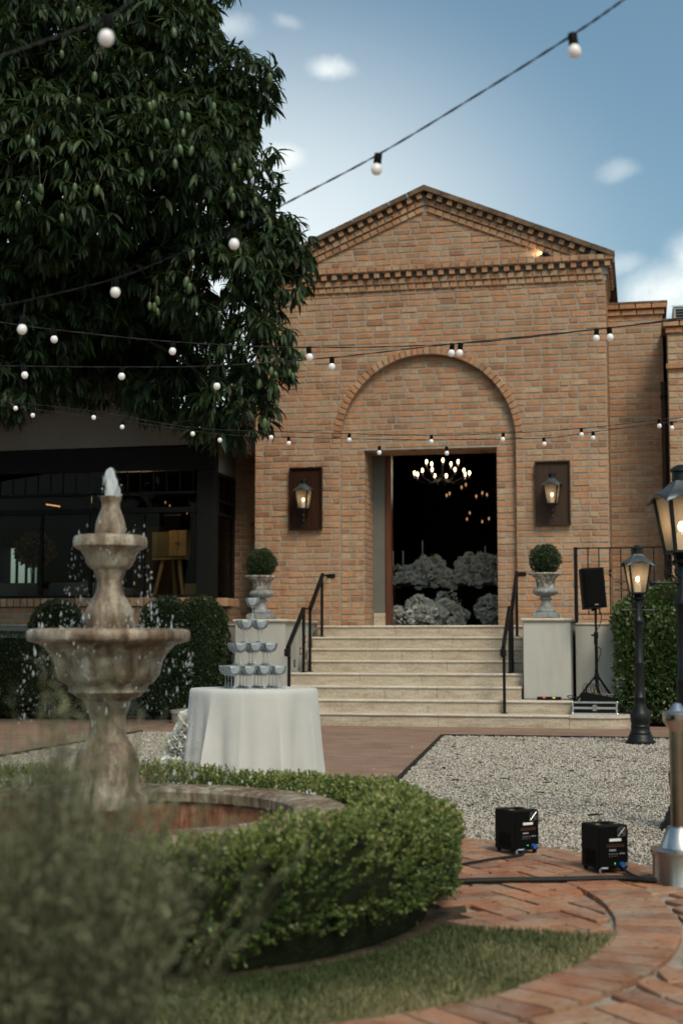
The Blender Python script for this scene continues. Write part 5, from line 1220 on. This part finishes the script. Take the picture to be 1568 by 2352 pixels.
# ------------------------------------------------------------------ glass tower on the round table
def table_set():
    tx, ty, tz, tr = -2.385, 8.60, .785, .392
    t = thing('round_table','round folding table hidden under the white cloth','table',(tx,ty,0))
    MB().lathe([(tr-.01,tz-.03),(tr-.008,tz-.006)],40).build('table_top', M_PINE, t); MB().tube([(0,0,0),(0,0,tz-.03)],.03,10).build('column', M_IRON, t); MB().lathe([(.24,0),(.22,.02),(.03,.03)],24).build('base', M_IRON, t)
    n, k = 260, 30; V = []; F = []; rnd = random.Random(3); ph = [rnd.uniform(0,6.3) for _ in range(5)]
    for j in range(k+1):
        q = j/k; z = tz*(1-q)+.004 if j else tz; g = min(1,q*1.25)**1.1
        for i in range(n):
            a = 2*pi*i/n; w = .62*(1-2*abs(sin(5.5*a+ph[0]+.45*sin(2*a+ph[3])+.10*q))**.75)+.30*sin(17*a+ph[1]+.8*sin(3*a))+.22*sin(7*a+ph[2])
            sharp = w*(1+.5*abs(w)); rr = tr+.075*q+.052*g*sharp+(.004 if j else 0)
            V.append((rr*cos(a), rr*sin(a), z-(.003 if j==0 else 0)))
    for j in range(k):
        for i in range(n): F.append((j*n+i,j*n+(i+1)%n,(j+1)*n+(i+1)%n,(j+1)*n+i))
    for m_ in (.985,.5):
        b = len(V); prev = 0 if m_==.985 else b-n
        V += [((tr*m_)*cos(2*pi*i/n),(tr*m_)*sin(2*pi*i/n),tz+.003) for i in range(n)]
        for i in range(n): F.append((prev+i,b+i,b+(i+1)%n,prev+(i+1)%n))
    b = len(V); V.append((0,0,tz+.003))
    for i in range(n): F.append((b-n+i,b,b-n+(i+1)%n))
    m = MB(); m.add(V,F); me = m.mesh('tablecloth', M_CLOTH, True, 60); o = obj('tablecloth', me); o.location = (tx,ty,0); tag(o,'white floor length cloth draped over the round table','tablecloth')
    g = MB(); g.lathe([(.0335,.0),(.034,.0025),(.014,.006),(.0065,.014),(.0036,.03),(.0036,.062),(.006,.076),(.018,.084),(.033,.094),(.0425,.114),(.0455,.139),(.0445,.139),(.0415,.115),(.032,.096),(.017,.083),(.003,.080)],24,cap=False); gm = g.mesh('coupe_glass', M_COUPE, True, 50)
    d = MB(); d.lathe([(.004,.0815),(.017,.0845),(.0315,.097),(.0405,.1145),(.043,.128),(.001,.129)],20,cap=False); dm = d.mesh('drink', M_DRINK, True, 50)
    lay = [(4,'champagne coupe in the bottom tier of the glass tower'),(3,'champagne coupe in the third tier of the glass tower'),(2,'champagne coupe in the second tier from the top of the tower'),(1,'single champagne coupe on top of the glass tower')]
    sp = .0935; ca, sa = cos(radians(28)), sin(radians(28))
    for lv,(k,lab) in enumerate(lay):
        for i in range(k):
            for j in range(k):
                x, y = (i-(k-1)/2)*sp, (j-(k-1)/2)*sp
                row = {4:('front row','second row','third row','back row'),3:('front row','middle row','back row'),2:('front row','back row'),1:('',)}[k][j]; col = {4:('leftmost','second from left','second from right','rightmost'),3:('leftmost','middle one','rightmost'),2:('left one','right one'),1:('',)}[k][i]
                if k > 1: lab = '%s tier coupe of the glass tower, %s in its %s' % ({4:'bottom',3:'third',2:'second'}[k], col, row)
                t = thing('champagne_coupe',lab,'glass',(tx+ca*x-sa*y-.01,ty+sa*x+ca*y,tz+.0035+lv*.1405),random.uniform(0,6),'tier %d of the champagne tower'%(4-lv))
                o = obj('glass', gm, t); obj('drink', dm, t)
    p = at(403,1740,8.85)
    a = arrangement('white rose arrangement on the ground left of the round table',[(p.x,p.y,.10,.12,.09,14),(p.x+.01,p.y,.26,.09,.10,16),(p.x+.035,p.y+.02,.40,.06,.08,12),(p.x+.09,p.y+.02,.53,.04,.05,7)],(p.x,p.y,.0),size=.075)
table_set()

# ------------------------------------------------------------------ festoon lights
SOCK = MB().lathe([(.006,.012),(.016,.010),(.0165,-.030),(.014,-.034)],12).mesh('socket', M_BLACK, True, 40)
BULB = MB().lathe([(.012,-.030),(.0135,-.034),(.019,-.041),(.0225,-.051),(.0228,-.058),(.0205,-.068),(.014,-.076),(.006,-.0795),(.001,-.080)],18).mesh('bulb', M_OPAL, True, 0)
def strand(label, pts, bulbs, twist=.0023, long=()):
    P = [at(*q) for q in pts]; e0, e1 = (P[0]-P[1]).normalized(), (P[-1]-P[-2]).normalized()
    r = thing('festoon_string', label, 'string lights', P[0], 0, 'festoon light strings'); b = P[0]
    # smooth curve through the points
    Q = []
    for i in range(len(P)-1):
        p0, p1, p2, p3 = P[max(i-1,0)], P[i], P[i+1], P[min(i+2,len(P)-1)]
        for k in range(12):
            t = k/12; Q.append(.5*((2*p1)+(p2-p0)*t+(2*p0-5*p1+4*p2-p3)*t*t+(3*p1-p0-3*p2+p3)*t**3))
    Q.append(P[-1]); Q = [P[0]+e0*.5*k for k in range(14,0,-1)]+Q+[P[-1]+e1*.5*k for k in range(1,15)]      # on to fixings beyond the frame
    for s in (-1,1):
        W = [q-b+Vector((0,0,s*twist*sin(i*1.1)))+Vector((0,s*twist*cos(i*1.1),0)) for i,q in enumerate(Q)]
        m = MB(); m.tube(W, twist*.95, 6); m.build('wire', M_RUBBER, r, True)
    for i,(u,v,d) in enumerate(bulbs):
        p = at(u,v,d); q = min(Q, key=lambda z: (z-p).length); drop = .075 if i in long else .006
        s = obj('socket', SOCK, r); s.location = q-b-Vector((0,0,drop)); s.rotation_euler = (random.uniform(-.12,.12),random.uniform(-.15,.15),random.uniform(0,6)); obj('bulb', BULB, s); s.scale = (.92,.92,.92)
        if i in long: m = MB(); m.tube([(0,0,.01),(0,0,drop)],.002,5); m.build('cord', M_RUBBER, s)
strand('nearest festoon string crossing the top left corner',[(-80,160,3.6),(0,130,3.65),(120,88,3.7),(249,40,3.75),(305,0,3.8),(400,-70,3.9)],[(249,40,3.75)])
strand('near festoon string rising steeply from the tree to the top right',[(1560,-95,4.0),(1430,0,4.2),(1314,80,4.35),(1100,215,4.75),(868,355,5.2),(660,465,5.5),(538,530,5.65),(400,588,5.8),(265,640,5.9),(55,692,6.1),(0,702,6.15),(-90,714,6.2)],[(1314,80,4.35),(868,355,5.2),(538,530,5.65),(265,640,5.9),(55,692,6.1)],long=(4,))
strand('middle festoon string with the straighter run across the arch top',[(-90,728,8.2),(0,740,8.2),(124,757,8.2),(398,785,8.2),(709,798,8.2),(1057,789,8.2),(1398,753,8.2),(1568,730,8.2),(1680,716,8.2)],[(124,757,8.2),(398,785,8.2),(709,798,8.2),(1057,789,8.2),(1398,753,8.2)])
strand('middle festoon string sagging lower on the left above the arch',[(-90,838,8.6),(57,841,8.6),(281,843,8.6),(500,840,8.6),(762,821,8.6),(1038,790,8.6),(1369,756,8.6),(1568,734,8.6),(1680,722,8.6)],[(57,841,8.6),(281,843,8.6),(500,840,8.6),(762,821,8.6),(1038,790,8.6),(1369,756,8.6)],long=(2,))
strand('far upper festoon string just above the doorway',[(-90,905,13),(38,924,13),(214,945,13),(442,982,13),(624,991,13),(802,996,13),(990,1000,13),(1155,995,13),(1334,984,13),(1512,964,13),(1660,950,13)],[(38,924,13),(214,945,13),(442,982,13),(624,991,13),(802,996,13),(990,1000,13),(1155,995,13),(1334,984,13),(1512,964,13)])
strand('far lower festoon string hanging in front of the door lintel',[(-90,922,13.2),(77,940,13.2),(283,967,13.2),(503,997,13.2),(663,1004,13.2),(871,1009,13.2),(1025,1010,13.2),(1248,1006,13.2),(1361,992,13.2),(1541,969,13.2),(1660,958,13.2)],[(77,940,13.2),(283,967,13.2),(503,997,13.2),(663,1004,13.2),(871,1009,13.2),(1025,1010,13.2),(1248,1006,13.2),(1361,992,13.2),(1541,969,13.2)],long=(4,5))

# ------------------------------------------------------------------ spark machines, cables, torch
def gz(u, v, z=.0):
    p = at(u,v,10); o = Vector((0,0,EYE)); d = p-o; return o+d*((z-EYE)/d.z)
def spark_machine(u, v, rz, lab):
    p = gz(u,v,.024); r = thing('spark_machine', lab, 'effects machine', p, rz, 'black spark machines'); w = .079; h0, h1 = .016, .212
    MB().bbox(-w,w,-w,w,h0,h1,.006).build('case', M_BLACK, r)
    MB().bbox(-w+.004,w-.004,-w-.003,-w-.0005,h0+.006,h1-.006,.001).build('front_panel', M_GRILLE, r)
    for sx in (-1,1):
        for sy in (-1,1): MB().lathe([(.010,0),(.012,.016)],10,(sx*(w-.016),sy*(w-.016),0)).build('foot', M_RUBBER, r)
    q = MB(); q.tube([(-w,-.035,.160),(-w-.026,-.035,.158),(-w-.030,-.028,.148),(-w-.030,.028,.148),(-w-.026,.035,.158),(-w,.035,.160)],.0045,8); q.build('side_handle', M_CHROME, r, True)
    f = MB(); yy = -w-.0045; cx, cz = .042, .182
    for R in (.008,.015,.022):
        f.tube([(cx+R*cos(t),yy,cz+R*sin(t)) for t in np.linspace(0,2*pi,25)],.0011,5)
    for a in (pi/4,-pi/4): f.tube([(cx-.027*cos(a),yy,cz-.027*sin(a)),(cx+.027*cos(a),yy,cz+.027*sin(a))],.0012,5)
    f.build('fan_guard', M_STEEL, r)
    MB().bbox(-.022,.040,-w-.0045,-w-.003,.140,.152,.0005).build('label_strip', M_LABEL, r); MB().bbox(-.024,.012,-w-.005,-w-.003,.096,.104,.0008).build('display', M_GREYPRINT, r)
    for k in range(4): MB().lathe([(.0035,0),(.0035,.003)],8,(0,0,0)).build('button', M_GREYPRINT, r).location = (-.022+.013*k,-w-.003,.082); r.children[-1].rotation_euler = (pi/2,0,0)
    for k in range(4): MB().bbox(-.0240+.013*k,-.0200+.013*k,-w-.0038,-w-.003,.072,.0745,.0002).build('button_caption', M_GREYPRINT, r)
    for k in range(9): MB().bbox(-.036+.0105*k,-.030+.0105*k,-w-.0038,-w-.003,.122,.127,.0002).build('warning_text', M_REDPRINT, r); MB().bbox(-.036+.0105*k,-.028+.0105*k,-w-.0038,-w-.003,.114,.119,.0002).build('warning_text', M_REDPRINT, r)
    for k in range(5): MB().bbox(.030+.006*k,.0345+.006*k,-w-.0038,-w-.003,.081,.087,.0002).build('logo_letter', M_GREYPRINT, r)
    MB().ball((.006,-w-.003,.040),.0028,8,6).build('status_led', M_GREENLED, r)
    b = MB(); b.tube([(.040,-w-.001,.034),(.040,-w-.022,.034)],[.0135,.0115],12); b.build('power_plug', M_BLUE, r, True); MB().tube([(.062,-w-.001,.036),(.062,-w-.012,.036)],.008,10).build('socket_ring', M_ALU, r, True)
    for k in range(5): MB().box(-w-.0015,-w+.001,-.052+.02*k,-.042+.02*k,.03,.10).build('side_vent', M_GRILLE, r)
    MB().lathe([(.026,h1),(.026,h1+.003),(.018,h1+.003),(.018,h1-.01)],20,cap=False).build('spark_nozzle', M_GRILLE, r, True, 30)
    for sx in (-1,1): MB().bbox(sx*.048-.012,sx*.048+.012,-.035,-.015,h1,h1+.0012,.0003).build('caution_sticker', M_YELPRINT, r)
    return r
spark_machine(1186,1956,radians(42),'black spark machine on the gravel edge nearer the hedge'); spark_machine(1388,1998,radians(32),'black spark machine closest to the steel torch')
def cable(name, label, pts, rad, cat='cable', flat=False, group=None):
    P = [Vector(p) for p in pts]; Q = []
    for i in range(len(P)-1):
        p0, p1, p2, p3 = P[max(i-1,0)], P[i], P[i+1], P[min(i+2,len(P)-1)]
        for k in range(8): t = k/8; Q.append(.5*((2*p1)+(p2-p0)*t+(2*p0-5*p1+4*p2-p3)*t*t+(3*p1-p0-3*p2+p3)*t**3))
    Q.append(P[-1]); m = MB(); m.tube(Q, rad, 8); o = m.build(name, M_RUBBER, None, True); return tag(o, label, cat, group)
G = lambda u,v,z=.034: tuple(gz(u,v,.024)[:2])+(z,)
cable('power_cable','thin black cable from the far spark machine towards the hedge',[G(1205,1962,.05),G(1195,1968),G(1130,1978),G(1050,1992),G(1000,2003),G(900,2030)],.006,group='cables on the paving')
cable('power_cable','thick black cable across the brick paving to the torch',[G(930,2034,.036),G(1010,2032,.036),G(1150,2028,.036),G(1300,2026,.036),G(1420,2023,.036),G(1490,2028,.036),G(1520,2030,.036)],.0125,group='cables on the paving')
cable('power_cable','black cable from the nearer spark machine to the torch base',[G(1410,2006,.06),G(1425,2002,.04),G(1450,2014),G(1475,2022,.034),G(1500,2024,.034),G(1525,2024,.034)],.006,group='cables on the paving')
def torch():
    p = gz(1562,2040,.0); r = thing('steel_torch','brushed steel garden torch on a drum base at the right edge','torch',p)
    m = MB(); m.lathe([(.118,.0),(.121,.006),(.119,.012),(.119,.150),(.128,.153),(.128,.166),(.119,.170),(.085,.176),(.055,.262),(.045,.268)],40); m.build('drum_base', M_STEEL, r, True, 40)
    m = MB(); m.lathe([(.036,.266),(.036,.690)],24); m.build('pole', M_COPPER, r, True, 40)
    m = MB(); m.lathe([(.036,.676),(.040,.690),(.062,.725),(.064,.735),(.064,.762),(.060,.766),(.046,.768)],28); m.build('burner_cup', M_STEEL, r, True, 40)
    m = MB(); m.lathe([(.044,.767),(.034,.772),(.018,.800),(.010,.803),(.001,.804)],20); m.build('burner_cap', M_ALU, r, True, 40)
    m = MB(); m.tube([(-.02,-.0605,.742),(-.02,-.0635,.742)],.010,12); m.build('air_hole', M_BLKFRAME, r)
torch()

# ------------------------------------------------------------------ loudspeaker corner
def speaker_corner():
    sx, sy, z0 = -.625, 18.80, R_
    r = thing('speaker_stand','black tripod speaker stand on the bottom step','stand',(sx,sy,z0))
    MB().tube([(0,0,.06),(0,0,1.02)],.021,10).build('pole', M_BLACK, r, True); MB().tube([(0,0,1.0),(0,0,1.36)],.016,10).build('inner_pole', M_BLACK, r, True); MB().tube([(0,0,.96),(0,0,1.04)],.03,10).build('collar', M_BLACK, r, True)
    MB().tube([(0,0,.42),(0,0,.50)],.032,10).build('leg_collar', M_BLACK, r, True); MB().tube([(-.02,-.02,1.0),(-.055,-.05,1.0)],.012,8).build('knob', M_BLACK, r, True)
    for a in (radians(-35),radians(200),radians(85)):
        q = MB(); e = Vector((.40*cos(a),.26*sin(a),.012)); q.bar((.03*cos(a),.03*sin(a),.46),e,.028,.02); o = q.build('leg', M_BLACK, r)
        q = MB(); q.bar((0,0,.12),e.lerp(Vector((0,0,.46)),.45),.018,.010); q.build('brace', M_BLACK, r); MB().ball(e,.018,8,6).build('rubber_foot', M_RUBBER, o)
    s = thing('loudspeaker','black loudspeaker cabinet on the tripod beside the balustrade','loudspeaker',(sx-.03,sy-.02,z0+1.345),radians(20)); s.rotation_euler = (radians(-3),radians(-3.5),radians(20))
    def wedge(y0,y1,w0,w1,z0_,z1_,b): 
        P = [(-w0+b,y0),(w0-b,y0),(w0,y0+b),(w1,y1),(-w1,y1),(-w0,y0+b)]; return MB().prism(P,z0_,z1_,axis='z')
    wedge(-.13,.16,.155,.10,0,.52,.03).build('cabinet', M_BLACK, s); MB().bbox(-.128,.128,-.145,-.129,.02,.50,.008).build('grille', M_GRILLE, s)
    MB().bbox(-.02,.03,-.149,-.1455,.035,.048,.001).build('badge', M_GREYPRINT, s); MB().tube([(0,.0,-.03),(0,0,.002)],.03,12).build('pole_socket', M_BLACK, s)
    c = thing('flight_case','black flight case with aluminium edges on the bottom step','flight case',(-.64,18.45,z0)); x0,x1,y0,y1,h = -.28,.28,-.13,.16,.165
    MB().bbox(x0+.004,x1-.004,y0+.004,y1-.004,.002,h-.002,.003).build('body', M_BLACK, c)
    for (a,b_) in ((.0,.022),(.070,.098),(h-.022,h)):
        MB().bbox(x0,x1,y0-.002,y0+.0035,a,b_,.001).build('aluminium_edge', M_ALU, c); MB().bbox(x1-.0035,x1+.002,y0+.0036,y1,a,b_,.001).build('aluminium_edge', M_ALU, c)
    for x in (x0-.003,x1-.018): MB().bbox(x,x+.021,y0-.0035,y0-.0021,.0225,.0695,.0006).build('corner_angle', M_ALU, c); MB().bbox(x,x+.021,y0-.0035,y0-.0021,.0985,h-.0225,.0006).build('corner_angle', M_ALU, c)
    for x in (x0,x1):
        for z in (.01,h-.01): MB().ball((x,y0,z),.017,10,8).build('ball_corner', M_CHROME, c, True)
    l = MB(); l.bbox(-.028,.028,y0-.012,y0-.0025,.050,.125,.004); o = l.build('latch', M_CHROME, c); MB().bbox(-.012,.012,y0-.020,y0-.0125,.075,.10,.003).build('latch_key', M_CHROME, o)
    mx = thing('audio_mixer','sloping black audio mixer with cables on the flight case','mixer',(-.60,18.47,z0+h+.001))
    MB().prism([(-.22,.0),(.26,.0),(.26,.03),(.20,.045),(-.18,.115),(-.22,.10)],-.10,.13).build('chassis', M_BLACK, mx)
    for k in range(12):
        x = -.14+.028*k; z = .115-(x+.18)*.184
        MB().tube([(x,-.02,z-.004),(x,-.02,z+.018)],.007,8).build('knob', M_GREYPRINT if k%3 else M_BLACK, mx)
    for k in range(5): MB().bar((.05+.03*k,.06,.075),(.055+.03*k,.085,.085),.02,.01).build('fader', M_GREYPRINT, mx)
    for k in range(6):
        x = -.18+.035*k; q = MB(); q.tube([(x,.08,.09),(x-.02,.08,.17),(x+.02,.07,.22),(x+.07,.06,.19),(x+.10,.05,.11)],.0045,6); q.build('patch_cable', M_RUBBER, mx, True)
    MB().tube([(-.15,.06,.10),(-.15,.06,.17)],.011,8).build('jack_plug', M_GREENLED if False else M_BLACK, mx); MB().tube([(-.03,.06,.09),(-.03,.06,.14)],.010,8).build('jack_plug', M_YELPRINT, mx)
    ps = thing('power_strip','black power strip with red and yellow switches on the second step','power strip',(-1.23,18.68,R_*2+.001)); MB().bbox(-.155,.155,-.03,.03,0,.042,.005).build('body', M_BLACK, ps)
    MB().bbox(-.08,-.045,-.033,-.0305,.024,.038,.001).build('switch', M_RED, ps); MB().bbox(.045,.08,-.033,-.0305,.024,.038,.001).build('switch', M_YEL, ps)
    cable('extension_cable','black cord looping from the power strip to the flight case',[(-1.08,18.68,.345),(-1.02,18.66,.340),(-.97,18.62,.34),(-.93,18.60,.345),(-.90,18.58,.37),(-.93,18.57,.39),(-.98,18.58,.392),(-.99,18.59,.375),(-.93,18.58,.36),(-.84,18.55,.385)],.006,'cable',group='cables by the loudspeaker')
    cable('signal_cable','black cable hanging from the loudspeaker down its pole',[(sx+.03,sy+.02,1.53),(sx+.07,sy,1.42),(sx+.05,sy,1.30),(sx+.0,sy-.03,1.2),(sx-.02,sy-.03,1.05),(sx+.06,sy-.03,.98),(sx+.03,sy-.03,.85),(sx-.02,sy-.03,.7),(sx+.02,sy-.04,.55),(sx-.05,sy-.12,.42)],.006,group='cables by the loudspeaker')
    cable('extension_cable','black cord trailing behind the flight case to the hedge',[(-.36,18.6,.18),(-.20,18.72,.18),(-.12,18.62,.175),(-.20,18.52,.175),(-.28,18.6,.175)],.006,group='cables by the loudspeaker')
    e = thing('meter_box','grey electrical box on the low white wall by the hedge','electrical box',(-.36,19.385,.48)); MB().bbox(-.10,.16,-.05,.0,0,.31,.006).build('housing', M_BOX, e); MB().bbox(-.052,-.018,-.056,-.0505,.15,.20,.003).build('socket', M_BLKFRAME, e)
speaker_corner()

# ------------------------------------------------------------------ feathery plant close to the camera
def near_plant(label, cx, cy, ns, hmin, hmax, spread, seedv):
    r = thing('feathery_shrub', label, 'shrub', (cx,cy,.016), 0, 'feathery shrubs in front of the camera'); rg = np.random.default_rng(seedv)
    ST = MB(); NP = []; ND = []
    for k in range(ns):
        a = rg.uniform(0,2*pi); q = spread*sqrt(rg.random()); b = Vector((q*.45*cos(a), q*.45*sin(a), 0)); h = rg.uniform(hmin,hmax)*(1-.30*(q/spread)**2); lean = Vector((q*cos(a)*.75+rg.normal()*.05, q*sin(a)*.75+rg.normal()*.05, h))
        P = [b, b+Vector((lean.x*.2,lean.y*.2,h*.35)), b+Vector((lean.x*.55,lean.y*.55,h*.7)), b+lean]
        ST.tube(P,[.0020,.0016,.0011,.0006],4,False)
        for t in np.linspace(.25,1,46):
            i = min(int(t*3),2); f = t*3-i; p = P[i].lerp(P[i+1],f) if i<3 else P[3]; d = (P[i+1]-P[i]).normalized()
            NP.append(p); ND.append(d*.9+Vector(rg.normal(size=3)*.6))
    kind(ST.build('stems', M_TWIG, r),'stuff')
    NP = np.array(NP); ND = np.array(ND); n = len(NP); tm = np.array([(-.06,0,0),(.06,0,0),(.07,.6,.02),(0,1,0)],float)
    V = scatter(tm,NP,ND,rg.uniform(0,6.3,n),rg.uniform(.014,.032,n)); tone = np.clip(.25+.45*(NP[:,2]/hmax)+rg.normal(size=n)*.18,0,1)
    kind(obj('needles', np_mesh('needles',V,[(0,1,2,3)],tone,M_GREYGREEN), r),'stuff')
p = at(50,2352,2.45); near_plant('blurred grey green feathery shrub at the lower left corner',p.x,p.y,420,.74,1.06,.30,5)
p = at(170,2352,2.75); near_plant('blurred feathery shrub in front of the ring hedge',p.x,p.y,100,.55,.95,.15,6)
